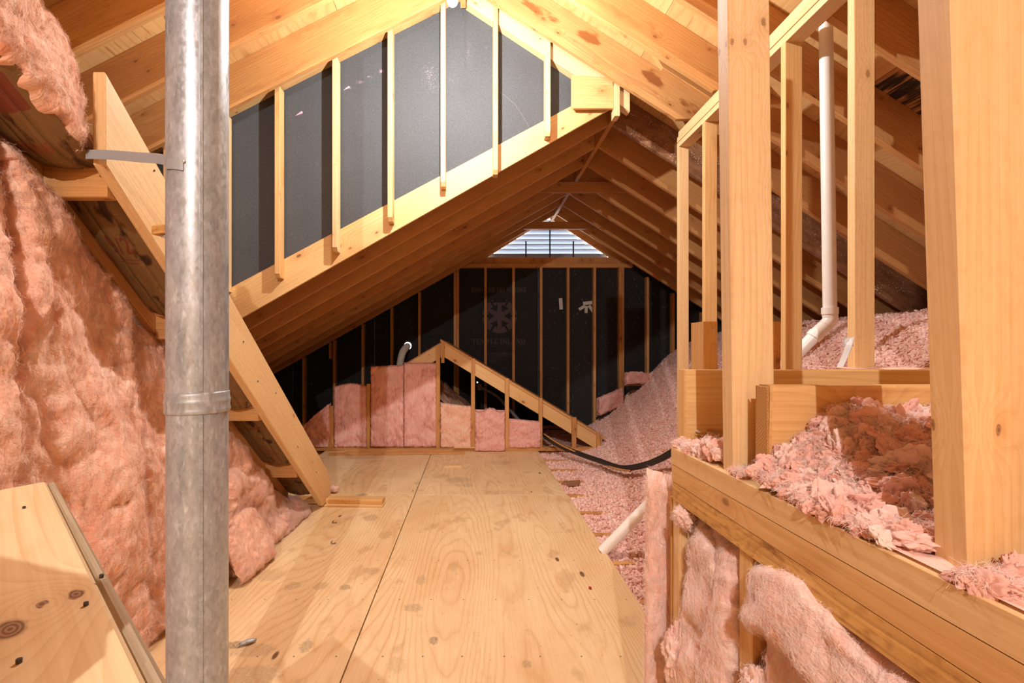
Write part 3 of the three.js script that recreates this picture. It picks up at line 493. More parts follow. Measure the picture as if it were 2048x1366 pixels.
// ------------------------------------------------------------------ left: sloped framing with faced batts, wool wall, flue, plank
const sl = (d) => 2.884 - 0.831 * d;                             // underside of the sloped framing
const big = thing('diagonal_rafter', 'large pale sloping timber with a plumb-cut top, behind the metal flue', 'timber', [-1.12, 0, -3.55]);
part('timber', ext('X', [[1.406, 1.716], [3.458, 0.010], [3.643, 0.022], [3.643, 0.177], [1.406, 1.993]], -1.14, -1.10, new THREE.Vector3(0, -0.83, -1), 0.004), M.lumber[2], big);
for (const [d, y, r] of [[1.72, 1.52, 0.004], [1.75, 1.49, 0.004], [2.4, 1.0, 0.0035], [2.62, 0.92, 0.0035], [2.95, 0.55, 0.0035], [2.25, 1.2, 0.0035], [3.3, 0.3, 0.0035], [1.62, 1.78, 0.003]]) { const g = new THREE.CylinderGeometry(r, r, 0.005, 10); g.rotateZ(Math.PI / 2); g.translate(-1.099, y, -d); part('nail', g, M.nail, big); }
const lowR = thing('sloped_rafter', 'darker sloping rafter along the top edge of the tall pink wool wall', 'timber', [-1.36, 0, -3.3]);
part('timber', ext('X', [[0.5, sl(0.5)], [3.42, sl(3.42)], [3.42, sl(3.42) + 0.24], [0.5, sl(0.5) + 0.24]], -1.38, -1.342, new THREE.Vector3(0, -0.83, -1), 0.003), M.rafter[1], lowR);
[[1.500, 'upper'], [2.02, 'second'], [2.53, 'third'], [3.07, 'lowest']].forEach(([d, w], i) => solo('blocking', ['topmost dark block between the sloped rafters, just below the strap', 'short block between the sloped rafters, just left of the flue above the collar', 'short block between the sloped rafters, just right of the flue beside its collar', 'lowest short block between the sloped rafters, by the torn pink wool near the deck'][i], 'block',
  bar(V(-1.341, sl(d) + 0.052, d - 0.015), V(-1.141, sl(d) + 0.052, d - 0.015), 0.038, 0.104, DY), M.rafter[i % 3]));
{
  const red = 'rgba(112,30,20,0.6)';
  const T = [
    (g, w, h) => { g.fillStyle = red; g.font = `bold ${h * 0.12}px sans-serif`; g.save(); g.translate(w * 0.05, h * 0.52); g.scale(1.5, 1); g.fillText('rning', 0, 0); g.restore(); g.fillRect(w * 0.22, h * 0.58, w * 0.6, h * 0.11); g.fillStyle = 'rgba(150,34,22,0.5)'; g.font = `bold ${h * 0.06}px sans-serif`; g.fillText('FIBERGLAS', w * 0.18, h * 0.84); },
    (g, w, h) => { g.fillStyle = red; g.font = `bold ${h * 0.16}px sans-serif`; g.save(); g.translate(w * 0.24, h * 0.36); g.scale(1.1, 1); g.fillText('9/2', 0, 0); g.restore(); g.fillRect(w * 0.24, h * 0.4, w * 0.4, h * 0.008); g.fillRect(w * 0.24, h * 0.425, w * 0.34, h * 0.008); },
    (g, w, h) => { g.strokeStyle = red; g.lineWidth = 9; g.beginPath(); g.ellipse(w * 0.6, h * 0.12, 34, 24, 0.3, 0, 7); g.stroke(); },
    (g, w, h) => { g.fillStyle = red; g.font = `bold ${h * 0.05}px sans-serif`; [0.2, 0.42, 0.6, 0.66].forEach((y, i) => g.fillText(['INSULATION', 'R-19', 'FACING SIDE', 'TOWARD ROOM'][i], w * 0.22, h * y)); },
    (g, w, h) => { g.fillStyle = 'rgba(150,34,22,0.6)'; g.font = `bold ${h * 0.08}px sans-serif`; g.fillText('R-19', w * 0.2, h * 0.5); },
  ];
  const bays = [[0.75, 1.48, 0.10, 'faced batt under the drooping pink wool at upper left, kraft paper marked in red', -1], [1.52, 2.0, 0.055, 'stained kraft-faced batt between the two sloped rafters above the tallest pink wool', 0], [2.04, 2.51, 0.03, 'kraft-faced batt seen just right of the flue above the third block', 0], [2.55, 3.05, 0.05, 'kraft-faced batt with small red lines of print beside the foot of the sloping timber', 0], [3.09, 3.44, 0.07, 'lowest kraft-faced batt, curled near the deck behind the foot of the sloping timber', 0]];
  bays.forEach(([d0, d1, up, label], i) => {
    const t = thing('faced_batt', label, 'insulation', [-1.24, sl(d1), -(d0 + d1) / 2]);
    const x0 = -1.341, x1 = -1.142, ns = 26, nt = 44, pos = [], uv = [], idx = [], k = ns + 1;
    for (let j = 0; j <= nt; j++) for (let q = 0; q <= ns; q++) {
      const s = q / ns, tt = j / nt, d = lerp(d0, d1, tt), sag = 0.028 * Math.sin(Math.PI * s) * (1 - 0.6 * Math.pow(2 * tt - 1, 6)), pleat = -0.006 * (Math.exp(-Math.pow((s - 0.30) / 0.02, 2)) + Math.exp(-Math.pow((s - 0.66) / 0.02, 2)));
      const roll = tt > 0.86 ? 0.05 * Math.pow((tt - 0.86) / 0.14, 2) : 0;
      pos.push(lerp(x0, x1, s), sl(d) + (i ? up : d < 1.3 ? lerp(-0.085, -0.012, clamp((d - 0.9) / 0.4)) : lerp(-0.012, 0.085, Math.pow(clamp((d - 1.3) / 0.18), 1.6))) - sag - pleat + (i ? roll : 0) + 0.006 * fbm(s * 4, tt * 7, i, 3), -d); uv.push(s, 1 - tt);
    }
    for (let j = 0; j < nt; j++) for (let q = 0; q < ns; q++) { const a = j * k + q; idx.push(a, a + k + 1, a + 1, a, a + k, a + k + 1); }
    const g = new THREE.BufferGeometry(); g.setAttribute('position', new THREE.Float32BufferAttribute(pos, 3)); g.setAttribute('uv', new THREE.Float32BufferAttribute(uv, 2)); g.setIndex(idx); g.computeVertexNormals();
    const pleats = (gg, w, h) => { T[i](gg, w, h); gg.strokeStyle = 'rgba(44,28,14,0.8)'; gg.lineWidth = 5; for (const s of [0.30, 0.66]) { gg.beginPath(); gg.moveTo(w * s, 0); gg.lineTo(w * s, h); gg.stroke(); } };
    part('kraft_facing', g, kraft(pleats), t);
    part('wool', wool((s, tt) => V(lerp(x0, x1 - 0.01, s), sl(lerp(d0, d1, tt)) + (i ? up : 0.06) + 0.014, lerp(d0, d1, tt)), new THREE.Vector3(0, 1, 0.6), 0.12, 24, 40, { sw: 0.2, sh: d1 - d0, sd: i, round: 0.04, fold: 0.015 }), M.wool, t);
  });
}
// the wool that spills past the end of the sloping timber, upper left
{
  const t = thing('wool_overhang', 'shaggy pink wool edge drooping past the timber end at the upper left', 'insulation', [-1.15, 1.8, -1.1]);
  const yb = (d) => d < 1.09 ? 1.917 + 0.8 * (1.09 - d) : lerp(1.917, 1.755, (d - 1.09) / 0.27), yt = (d) => d < 1.25 ? 2.075 + 0.75 * (1.25 - d) : 2.075 - 9.5 * Math.pow(d - 1.25, 1.9);
  const w = part('wool', wool((s, tt) => { const d = lerp(0.78, 1.385, s), a = yb(d), b = Math.max(a + 0.06, yt(d)); return V(-1.165 - 0.015 * s, lerp(a, b, tt) + 0.012 * Math.sin(d * 40) * tt, d); }, new THREE.Vector3(1, 0.12, 0.1), 0.055, 150, 80, { sw: 0.62, sh: 0.26, sd: 3.3, round: 0.06, fold: 0.028, fluff: 0.014, jag: 0.012 }), M.wool, t);
  fuzz(t, w.geometry, 5000, 0.011, M.fibre, (p, n) => n.x > 0.25);
}
// the tall wall of wool batts under the slope
{
  const labels = ['leftmost strip of tall pink wool at the very edge of the photo', 'widest lit pink wool batt left of the flue, its upper part in shadow', 'pink wool batt partly hidden behind the metal flue', 'orange-pink wool batt right of the flue, its ragged edge ending by the timber foot'];
  [[0.72, 1.30, 0.105], [1.305, 1.80, 0.100], [1.80, 2.40, 0.055], [2.38, 3.36, 0.10]].forEach(([d0, d1, T], i) => {
    const t = thing('wool_batt', labels[i], 'insulation', [-1.35, 0, -(d0 + d1) / 2]);
    part('wool', wool((s, tt) => { const d = lerp(d0, d1, s), top = Math.max(0.12, sl(d) - (i === 3 ? 0.09 : 0.035)); return V(-1.375 + 0.05 * (1 - tt) * (i >= 2 ? 1.2 : 0.6), lerp(0.005, top, tt), d); }, new THREE.Vector3(1, 0, 0.12), T, Math.round(150 * (d1 - d0) + 60), 190, { sw: d1 - d0, sh: 1.4, sd: i * 3.7, round: 0.048, roundT: 0.13, fold: 0.042, fluff: 0.020, jag: 0.018, bend: (s, tt) => 0.035 * Math.sin(tt * 7 + i * 2) * Math.sin(s * 5 + i) + 0.05 * (1 - tt) }), M.wool, t);
    fuzz(t, t.children[0].geometry, Math.round(26000 * (d1 - d0)), 0.013, M.fibre, (p, n) => n.x > 0.1);
  });
  // a curled flap at the foot
  const f = thing('wool_flap', 'small curled pink flap at the foot of the wool wall right of the flue', 'insulation', [-1.2, 0, -2.5]);
  part('wool', wool((s, tt) => V(lerp(-1.235, -1.13, tt) + 0.02 * s, 0.01 + 0.30 * (1 - tt) * (0.6 + 0.4 * Math.sin(s * 3)), lerp(2.30, 2.62, s)), new THREE.Vector3(0.8, 0.6, 0.3), 0.05, 60, 40, { sw: 0.3, sh: 0.3, sd: 9, round: 0.05, fold: 0.025 }), M.wool, f); fuzz(f, f.children[0].geometry, 2500, 0.012, M.fibre);
  const f2 = thing('wool_tail', 'ragged low tail of pink wool lying on the deck near the timber foot', 'insulation', [-1.25, 0, -3.1]);
  part('wool', wool((s, tt) => V(lerp(-1.30, -1.19, tt), 0.01 + 0.2 * (1 - tt) * (1 - 0.6 * s), lerp(2.65, 3.38, s)), new THREE.Vector3(0.8, 0.6, 0.2), 0.05, 90, 36, { sw: 0.7, sh: 0.25, sd: 12, round: 0.05, fold: 0.03 }), M.wool, f2); fuzz(f2, f2.children[0].geometry, 4000, 0.012, M.fibre);
}
// strip of 2x4 under the timber foot
{
  const t = thing('sole_plate', 'short pale strips on the deck under the foot of the sloping timber', 'strip', [-0.9, 0, -3.5]);
  part('board', bar(V(-1.095, 0.030, 3.545), V(-0.668, 0.030, 3.525), 0.085, 0.034), M.lumber[3], t);
  part('board', bar(V(-1.095, 0.0065, 3.515), V(-0.66, 0.0065, 3.50), 0.10, 0.012), M.lumber[1], t);
  part('board', bar(V(-1.42, 0.026, 3.56), V(-1.143, 0.026, 3.547), 0.085, 0.034), M.rafter[1], t);
}
// the flue
{
  const x = PX(396, 1.285), d = 1.285, R = 0.0755, t = thing('flue_pipe', 'tall round galvanised metal flue rising through the attic at left', 'pipe', [x, -0.2, -d]);
  const cyl = (r, y0, y1, seg = 64) => { const g = new THREE.CylinderGeometry(r, r, y1 - y0, seg, 1, true); const uv = g.attributes.uv; for (let i = 0; i < uv.count; i++) uv.setXY(i, uv.getX(i) * 2 * Math.PI * r, lerp(y0, y1, uv.getY(i))); g.rotateY(0.9); g.translate(x, (y0 + y1) / 2, -d); return g; };
  const yc = PY(808, 1.21);
  part('upper_pipe', cyl(R, yc, 4.2), M.galv, t); part('lower_pipe', cyl(R * 0.99, -0.22, yc), M.galv, t);
  const prof = [[R * 0.985, -0.030], [R + 0.0025, -0.029], [R + 0.005, -0.024], [R + 0.0035, -0.019], [R + 0.003, -0.012], [R + 0.0035, -0.002], [R + 0.0055, 0.002], [R + 0.0035, 0.006], [R + 0.002, 0.017], [R + 0.0035, 0.022], [R + 0.001, 0.026], [R * 0.985, 0.027]].map(([r, y]) => new THREE.Vector2(r, y));
  const lg = new THREE.LatheGeometry(prof, 72); const uv = lg.attributes.uv; for (let i = 0; i < uv.count; i++) uv.setXY(i, uv.getX(i) * 0.48, uv.getY(i) * 0.06); lg.rotateX(0.012); lg.rotateZ(0.02); lg.translate(x, yc, -d); part('collar', lg, M.galv, t);
  const a = Math.atan2(0, 1) + 0.62, sx = x + Math.sin(a) * R, sz = -d + Math.cos(a) * R;
  for (const [y0, y1] of [[yc + 0.03, 4.2], [-0.2, yc - 0.03]]) { const g = new RoundedBoxGeometry(0.010, y1 - y0, 0.004, 1, 0.0015); g.rotateY(a); g.translate(sx, (y0 + y1) / 2, sz); const u2 = g.attributes.uv; for (let i = 0; i < u2.count; i++) u2.setXY(i, u2.getX(i) * 0.01, u2.getY(i) * 3); part('lock_seam', g, M.galv, t); }
  // strap from the timber end round the front of the flue
  const s = thing('pipe_strap', 'flat grey metal strap tying the flue to the end of the sloping timber', 'strap', [x, 1.62, -d]);
  const path = [V(-1.152, PY(308, 1.395), 1.397)];
  for (const [px, py, dd] of [[215, 309.5, 1.37], [270, 314, 1.31], [330, 321, 1.232]]) path.push(P3(px, py, dd));
  for (let q = 0; q <= 8; q++) { const an = lerp(-0.62, 0.10, q / 8), r = R + 0.0025; path.push(V(x + Math.sin(an) * r, PY(lerp(324, 331, q / 8), d - R), d - Math.cos(an) * r)); }
  part('band', ribbon(path, 0.0275, 0.0016), M.strap, s);
  for (const [px, py, dd] of [[193, 311, 1.393], [367, 322, 1.207]]) { const g = new THREE.SphereGeometry(0.0045, 12, 8); g.scale(1, 1, 0.5); g.translate(...P3(px, py, dd).toArray()); part('screw', g, M.zinc, s); }
  const b = thing('pipe_bracket', 'small bent bracket with a wood end nailed to the sloping timber behind the flue', 'bracket', [-1.05, 1.58, -1.6]);
  part('batten', bar(P3(312, 462, 1.585), P3(352, 457, 1.55), 0.03, 0.03), M.rough, b);
  part('tab', ribbon([P3(316, 466, 1.60), P3(323, 471, 1.58), P3(331, 474, 1.56)], 0.012, 0.001), M.zinc, b);
}
function P3(px, py, d) { return V(PX(px, d), PY(py, d), d); }
function ribbon(pts, w, th) {                                    // flat band following pts, its width vertical
  const c = new THREE.CatmullRomCurve3(pts, false, 'centripetal'), n = 60, pos = [], idx = [], uv = [];
  for (let i = 0; i <= n; i++) { const p = c.getPointAt(i / n), T = c.getTangentAt(i / n), S = new THREE.Vector3(0, 1, 0), N = new THREE.Vector3().crossVectors(T, S).normalize(); for (const [a, b] of [[-0.5, -0.5], [0.5, -0.5], [0.5, 0.5], [-0.5, 0.5]]) { const q = p.clone().addScaledVector(S, a * w).addScaledVector(N, b * th); pos.push(q.x, q.y, q.z); uv.push(a, i / n); } }
  for (let i = 0; i < n; i++) for (let k = 0; k < 4; k++) { const a = i * 4 + k, b = i * 4 + (k + 1) % 4; idx.push(a, b, b + 4, a, b + 4, a + 4); }
  idx.push(0, 2, 1, 0, 3, 2, n * 4, n * 4 + 1, n * 4 + 2, n * 4, n * 4 + 2, n * 4 + 3);
  const g = new THREE.BufferGeometry(); g.setAttribute('position', new THREE.Float32BufferAttribute(pos, 3)); g.setAttribute('uv', new THREE.Float32BufferAttribute(uv, 2)); g.setIndex(idx); const f = g.toNonIndexed(); f.computeVertexNormals(); return f;
}
// the plank at lower left
{
  const Y = 1.0, tip = [-0.5197, 0.5840], dir = [0.724, -0.690], t = thing('plank', 'wide weathered plank at the lower left corner with knots and a grey worn edge', 'plank', [-0.45, 0, -0.42]);
  const at = (a, b) => [tip[0] + dir[0] * a - 0.69 * b - 0.0 * a, tip[1] + dir[1] * a - 0.724 * b];
  const e = [tip[0] - 0.0242 * 3.4, tip[1] - 0.044 * 3.4];
  const gdir = new THREE.Vector3(dir[0], 0, -dir[1]);
  const g = ext('Y', [at(0.007, 0.0085), e, at(0.56, 0.172), at(0.56, 0.0085)].map((p) => p), Y - 0.03, Y, gdir, 0.003);
  { const q = g.attributes.position, uv = g.attributes.uv; for (let k = 0; k < q.count; k++) { const u = q.getX(k) - tip[0], w = -q.getZ(k) - tip[1]; uv.setXY(k, -0.69 * u - 0.724 * w, dir[0] * u + dir[1] * w + 0.004); } }
  part('board', g, std({ map: sawn(61, [236, 208, 162], [200, 152, 98], { at: [[0.0523, 0.4056, 0.0085, 1], [0.0207, 0.3826, 0.005, 1], [0.0374, 0.3826, 0.0035, 1], [0.111, 0.209, 0.004, 0.6]], rings: 60, stain: 0.35, mw: 0.2, mh: 0.8, w: 640, h: 1280 }), roughness: 0.6 }), t);
  part('worn_edge', ext('Y', [at(0, 0), at(0.007, 0.0085), at(0.56, 0.0085), at(0.56, 0)], Y - 0.03, Y - 0.003, gdir, 0.003), std({ map: sawn(62, [186, 166, 136], [128, 106, 80], { knots: 2, stain: 0.6 }), roughness: 0.8 }), t);
  for (const [px, py] of [[48, 1017], [203, 1155], [172, 1211], [38, 1326]]) { const d = (EYE - Y) * F / (py - CY), n = new THREE.CylinderGeometry(0.0014, 0.0014, 0.0024, 10); n.translate(PX(px, d), Y + 0.001, -d); part('nail', n, M.nail, t); }
  for (const [a, b] of [[0.14, 0.08], [0.48, 0.08]]) { const [X, d] = at(a, b); part('leg', post(X - 0.02, X + 0.02, d - 0.02, d + 0.02, 0, Y - 0.03), M.rafter[0], t); }
}
// ------------------------------------------------------------------ far end of the deck: the small framed cricket with wool between its studs
{
  const D0 = 5.38, px2x = (p) => PX(p, D0), t = struct('wall_cricket');
  part('bottom_plate', bar(V(px2x(560), 0.019, D0 + 0.045), V(px2x(1205), 0.019, D0 + 0.045), 0.089, 0.038), M.rafter[0], t);
  const ax = px2x(885.5), ay = PY(684, D0 + 0.04), sR = 0.606, sLf = 0.60;
  const beam = (s, x1) => ext('Z', [[ax, ay], [x1, ay + s * (x1 - ax)], [x1, ay + s * (x1 - ax) - 0.165], [ax, ay - 0.165]], D0 + 0.04, D0 + 0.078, slopeDir(s));
  part('rafter', beam(-sR, px2x(1206)), M.lumber[1], t); part('rafter', beam(sLf, px2x(600)), M.lumber[0], t);
  part('ridge_end', post(ax - 0.018, ax + 0.018, D0 + 0.0, D0 + 0.07, ay - 0.24, ay + 0.002), M.rafter[1], t);
  part('sheathing', ext('Z', [[ax - 0.03, ay + 0.004], [px2x(1212), ay + 0.004 - sR * (px2x(1212) - ax)], [px2x(1212), ay + 0.034 - sR * (px2x(1212) - ax)], [ax - 0.03, ay + 0.034]], D0 + 0.03, 6.88, slopeDir(-sR), 0.002), M.rafter[2], t);
  part('sheathing', ext('Z', [[ax, ay + 0.004], [px2x(600), ay + 0.004 + sLf * (px2x(600) - ax)], [px2x(600), ay + 0.014 + sLf * (px2x(600) - ax)], [ax, ay + 0.014]], D0 + 0.06, 6.88, slopeDir(sLf), 0.001), M.rafter[2], t);
  [[655, 661, 815], [660, 667, 812], [733, 740, 768], [872, 880, 690], [942, 950, 717], [1010, 1018, 757], [1078, 1085, 796], [1144, 1153, 835], [1194, 1201, 865]].forEach(([a, b, y], i) => part('stud', post(px2x(a), px2x(b), D0, D0 + 0.038, 0.038, PY(y, D0)), M.rafter[i % 3], t));
  const L = [['tapering pink batt at the left end of the far stud row', 598, 659, (s) => lerp(870, 806, Math.pow(s, 0.7))], ['square-topped pink batt left of the two tallest in the far stud row', 667, 733, (s) => 773 - 6 * Math.sin(s * 3)], ['left one of the two tallest pink batts in the far stud row', 740, 807.5, (s) => 733 - 3 * s], ['right one of the two tallest pink batts in the far stud row', 807, 873, (s) => 725 + 1 * s], ['slumped pink batt just right of the cricket peak in the far stud row', 880, 943, (s) => 806 + 8 * s], ['round-topped pink batt second from the right in the far stud row', 949, 1011, (s) => 820 + 4 * Math.sin(s * 9)], ['rightmost pink batt of the far stud row, beside the empty dark bays', 1017, 1083, (s) => 838 + 6 * s]];
  L.forEach(([label, a, b, top], i) => {
    const o = thing('stud_bay_batt', label, 'insulation', [px2x((a + b) / 2), 0.03, -D0]);
    const y0 = i === 5 ? 0.0 : 0.036;
    part('wool', wool((s, tt) => { const x = lerp(px2x(a), px2x(b), s); return V(x, lerp(y0, PY(top(s), D0), tt), D0 + 0.055); }, new THREE.Vector3(0, 0, 1), i === 5 ? 0.10 : 0.065, 54, 90, { sw: 0.39, sh: 0.7, sd: i * 5.1, round: 0.035, fold: 0.030, fluff: 0.010, jag: 0.008 }), i === 3 ? M.woolOld : [M.woolOld, M.woolOld, M.woolOld, M.woolOld, M.wool][i % 5], o);
  });
  // dusty heap inside
  const h = thing('dusty_wool_heap', 'dull brown heap of loose wool seen behind the bay right of the cricket peak', 'insulation', [-0.1, 0, -6.2]);
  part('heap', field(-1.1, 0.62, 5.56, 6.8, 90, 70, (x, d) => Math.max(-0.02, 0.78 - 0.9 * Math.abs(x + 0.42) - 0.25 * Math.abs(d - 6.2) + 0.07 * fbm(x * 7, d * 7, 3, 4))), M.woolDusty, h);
  // white flexible duct to the far wall, and a jacketed line inside the empty bays
  const du = thing('flexible_duct', 'pale ribbed flexible duct bending up to a hole in the dark far wall', 'duct', [-0.95, 0.9, -6.8]);
  const c = new THREE.CatmullRomCurve3([P3(797, 760, 6.55), P3(800, 728, 6.6), P3(805, 706, 6.72), P3(815, 692, 6.99)]), n = 150, pos = [], idx = [], uvv = [], fr = c.computeFrenetFrames(n);
  for (let i = 0; i <= n; i++) { const p = c.getPointAt(i / n), r = 0.047 + 0.0045 * Math.sin(i * 1.05); for (let k = 0; k <= 20; k++) { const a = k / 20 * Math.PI * 2, q = p.clone().addScaledVector(fr.normals[i], Math.cos(a) * r).addScaledVector(fr.binormals[i], Math.sin(a) * r); pos.push(q.x, q.y, q.z); uvv.push(k / 20, i / n); } }
  for (let i = 0; i < n; i++) for (let k = 0; k < 20; k++) { const a = i * 21 + k; idx.push(a, a + 1, a + 22, a, a + 22, a + 21); }
  const dg = new THREE.BufferGeometry(); dg.setAttribute('position', new THREE.Float32BufferAttribute(pos, 3)); dg.setAttribute('uv', new THREE.Float32BufferAttribute(uvv, 2)); dg.setIndex(idx); dg.computeVertexNormals(); part('hose', dg, M.porcelain, du);
  solo('jacketed_line', 'thin grey line sloping down inside the dark bays of the cricket', 'pipe', tube([P3(955, 772, 6.7), P3(990, 790, 6.5), P3(1015, 815, 6.2), P3(1045, 850, 5.9), P3(1060, 880, 5.7)], 0.02, 40, 12), M.strap);
  solo('pink_scrap', 'tiny pink scrap of wool hanging by the pinhole of light in the dark bay', 'scrap', tuft(3, 4, 0.6).scale(0.06, 0.14, 0.05).translate(...P3(960, 775, 6.8).toArray()), M.woolPale);
}
// strips on the deck in front of the cricket, offcut block
solo('thin_strip', 'front thin dark strip on the deck before the far stud row', 'strip', bar(V(PX(657, 5.15), 0.013, 5.17), V(PX(929, 5.15), 0.013, 5.23), 0.045, 0.024), M.rafter[0]);
solo('thin_strip', 'rear thin dark strip, against the bottom plate of the far stud row', 'strip', bar(V(PX(690, 5.3), 0.018, 5.315), V(PX(905, 5.3), 0.018, 5.325), 0.05, 0.032), M.rafter[2]);
solo('shim', 'short pale lath lying at the foot of the slumped batt by the deck', 'strip', bar(V(PX(908, 5.3), 0.045, 5.36), V(PX(950, 5.3), 0.045, 5.36), 0.03, 0.012), M.lumber[2]);
solo('offcut_block', 'small pale wood offcut lying alone on the far plywood deck', 'block', bar(V(-0.279, 0.012, 4.66), V(-0.107, 0.012, 4.66), 0.11, 0.024), M.lumber[0]);

// ------------------------------------------------------------------ blown-in wool right of the deck, rising under the eaves
const heapX0 = (d) => d < 2.7 ? 1.12 : d < 5 ? lerp(1.12, 1.40, (d - 2.7) / 2.3) : lerp(1.40, 1.72, (d - 5) / 2);
const heapH = (x, d) => {
  const t = x - heapX0(d); let r = 0.92 * (t + Math.sqrt(t * t + 0.03)) / 2;
  r = r > 1.1 ? 1.1 + 0.45 * (1 - Math.exp(-(r - 1.1) / 0.45)) : r;
  const dip = x < 1.3 ? -0.02 * sst(1.25, 0.8, x) * Math.pow(Math.abs(Math.cos(Math.PI * (d - 2.18 - 0.019) / 0.405)), 3) : 0;
  return Math.min(-0.040 + r + dip + 0.06 * fbm(x * 2.6, d * 2.6, 5, 3) * sst(0.7, 1.5, x) + 0.036 * fbm(x * 14, d * 14, 2, 3) + 0.010 * fbm(x * 55, d * 55, 7, 2), yR(x) + 0.08);
};
{
  const t = thing('blown_wool_bed', 'loose granular pink wool right of the deck, banked up under the right eaves', 'insulation', [1.4, -0.05, -4]);
  t.userData.kind = 'stuff';
  part('bed', field(0.70, 4.6, 1.30, 7.0, 420, 560, heapH), M.loose, t);
  const flocks = [tuft(1, 1, 0.5), tuft(1, 5, 0.8), tuft(1, 9, 0.6)];
  const o = new THREE.Object3D(), col = new THREE.Color();
  flocks.forEach((g, v) => {
    const n = 26000, im = new THREE.InstancedMesh(g, M.flock, n); im.name = numbered('flock'); im.userData.kind = 'stuff'; im.userData.base = [0, 0, 0];
    for (let i = 0; i < n; i++) {
      const near = rnd(), d = 1.4 + 5.5 * Math.pow(near, 1.25), x = 0.76 + (rnd() < 0.75 ? 1.9 * rnd() : 3.2 * rnd()), s = 0.012 + 0.020 * rnd() * rnd();
      o.position.set(x - 1.4, heapH(x, d) + s * 0.18 + 0.05, -d + 4); o.rotation.set(rnd() * 6, rnd() * 6, rnd() * 6); o.scale.set(s * (0.8 + 0.7 * rnd()), s * 0.8, s); o.updateMatrix(); im.setMatrixAt(i, o.matrix);
      const q = rnd(); col.setRGB(lerp(0.80, 1.0, q), lerp(0.44, 0.74, q), lerp(0.38, 0.66, q)); im.setColorAt(i, col);
    }
    t.add(im);
  });
}
// folded batts thrown on the heap by the far wall
[['upper folded pink batt with a dark underside on the heap by the far wall', PX(1250, 6.6), PX(1304, 6.6), PY(772, 6.6), PY(746, 6.6), 6.62], ['folded pink batt lying lower on the heap edge against the far wall', PX(1194, 6.7), PX(1246, 6.7), PY(828, 6.7), PY(790, 6.7), 6.72]].forEach(([label, x0, x1, y0, y1, d], i) => {
  const o = thing('folded_batt', label, 'insulation', [(x0 + x1) / 2, y0, -d]);
  part('wool', wool((s, tt) => V(lerp(x0, x1, s), lerp(y0, y1, tt) + (i ? 0.16 * s - 0.05 : 0.02 * Math.sin(s * 4)), d), new THREE.Vector3(0, 0.15, 1), 0.09, 44, 26, { sw: 0.4, sh: 0.2, sd: i * 4 + 2, round: 0.04, fold: 0.02, fluff: 0.012, jag: 0.02 }), M.woolOld, o);
  part('facing', ext('Z', [[x0 + 0.02, y0 + (i ? -0.06 : -0.05)], [x1 - 0.02, y0 + (i ? 0.09 : -0.05)], [x1, y0 + (i ? 0.13 : 0.0)], [x0, y0 + (i ? -0.02 : 0)]], d - 0.05, d + 0.02, DX, 0.002), M.felt, o);
});
solo('black_hose', 'black foam-jacketed line looping across the pink loose wool from the cricket', 'pipe', tube([P3(1076, 855, 5.75), P3(1088, 870, 5.5), P3(1118, 891, 5.15), P3(1160, 908, 4.8), P3(1200, 922, 4.45), P3(1245, 936, 4.05), P3(1292, 929, 3.75), P3(1345, 904, 3.45), P3(1420, 850, 3.25)], 0.0245, 120, 16), M.black);
solo('copper_line', 'thin tan tube running along the top of the black foam-jacketed line', 'pipe', tube([P3(1088, 868, 5.46), P3(1120, 889, 5.10), P3(1165, 910, 4.74), P3(1205, 927, 4.38), P3(1235, 938, 4.08), P3(1262, 942, 3.9)], 0.008, 80, 10), M.rafter[0]);
{ // white plastic vent
  const t = thing('plastic_vent_pipe', 'white plastic vent pipe rising from the loose wool, with an elbow, through the roof', 'pipe', [1.8, 0, -2.45]);
  const e = P3(1660, 640, 2.42), top = P3(1654, 210, 2.42), low = P3(1205, 1103, 2.70), R = 0.0305, dirD = low.clone().sub(e).normalize(), up = new THREE.Vector3().subVectors(top, e).normalize();
  const a1 = e.clone().addScaledVector(up, 0.03), b1 = e.clone().addScaledVector(dirD, 0.10);
  const cyl = (a, b, r) => { const g = new THREE.CylinderGeometry(r, r, a.distanceTo(b), 32, 1, false), q = new THREE.Quaternion().setFromUnitVectors(new THREE.Vector3(0, 1, 0), b.clone().sub(a).normalize()); g.applyQuaternion(q); const m = a.clone().add(b).multiplyScalar(0.5); g.translate(m.x, m.y, m.z); return g; };
  part('riser', cyl(a1, top.clone().addScaledVector(up, 0.5), R), M.pvc, t);
  part('sloping_pipe', cyl(low, b1, R), M.pvc, t);
  part('elbow', tube([a1.clone().addScaledVector(up, 0.02), a1, e, b1, b1.clone().addScaledVector(dirD, 0.02)], R + 0.003, 40, 28), M.pvc, t);
  part('hub', cyl(a1.clone().addScaledVector(up, 0.0), a1.clone().addScaledVector(up, 0.034), R + 0.0065), M.pvc, t);
  part('hub', cyl(b1.clone().addScaledVector(dirD, -0.01), b1.clone().addScaledVector(dirD, 0.02), R + 0.0065), M.pvc, t);
}
{ const s = thing('metal_hanger', 'bright bent metal strap at the foot of a stud in the post wall', 'strap', [1.5, 1.1, -1.9]);
  part('strap', ribbonFlat([P3(1702, 676, 1.93), P3(1698, 690, 1.91), P3(1690, 712, 1.88), P3(1678, 738, 1.86)], 0.030, 0.0015), M.zinc, s); part('tab', ext('Z', [[PX(1690, 1.93), PY(693, 1.93)], [PX(1709, 1.93), PY(693, 1.93)], [PX(1704, 1.93), PY(675, 1.93)], [PX(1690, 1.93), PY(675, 1.93)]], 1.932, 1.9385, DY, 0.0005), M.zinc, s); }
function ribbonFlat(pts, w, th) { const c = new THREE.CatmullRomCurve3(pts), sh = shapeOf([[-w / 2, -th / 2], [w / 2, -th / 2], [w / 2, th / 2], [-w / 2, th / 2]]); return new THREE.ExtrudeGeometry(sh, { steps: 30, extrudePath: c }); }

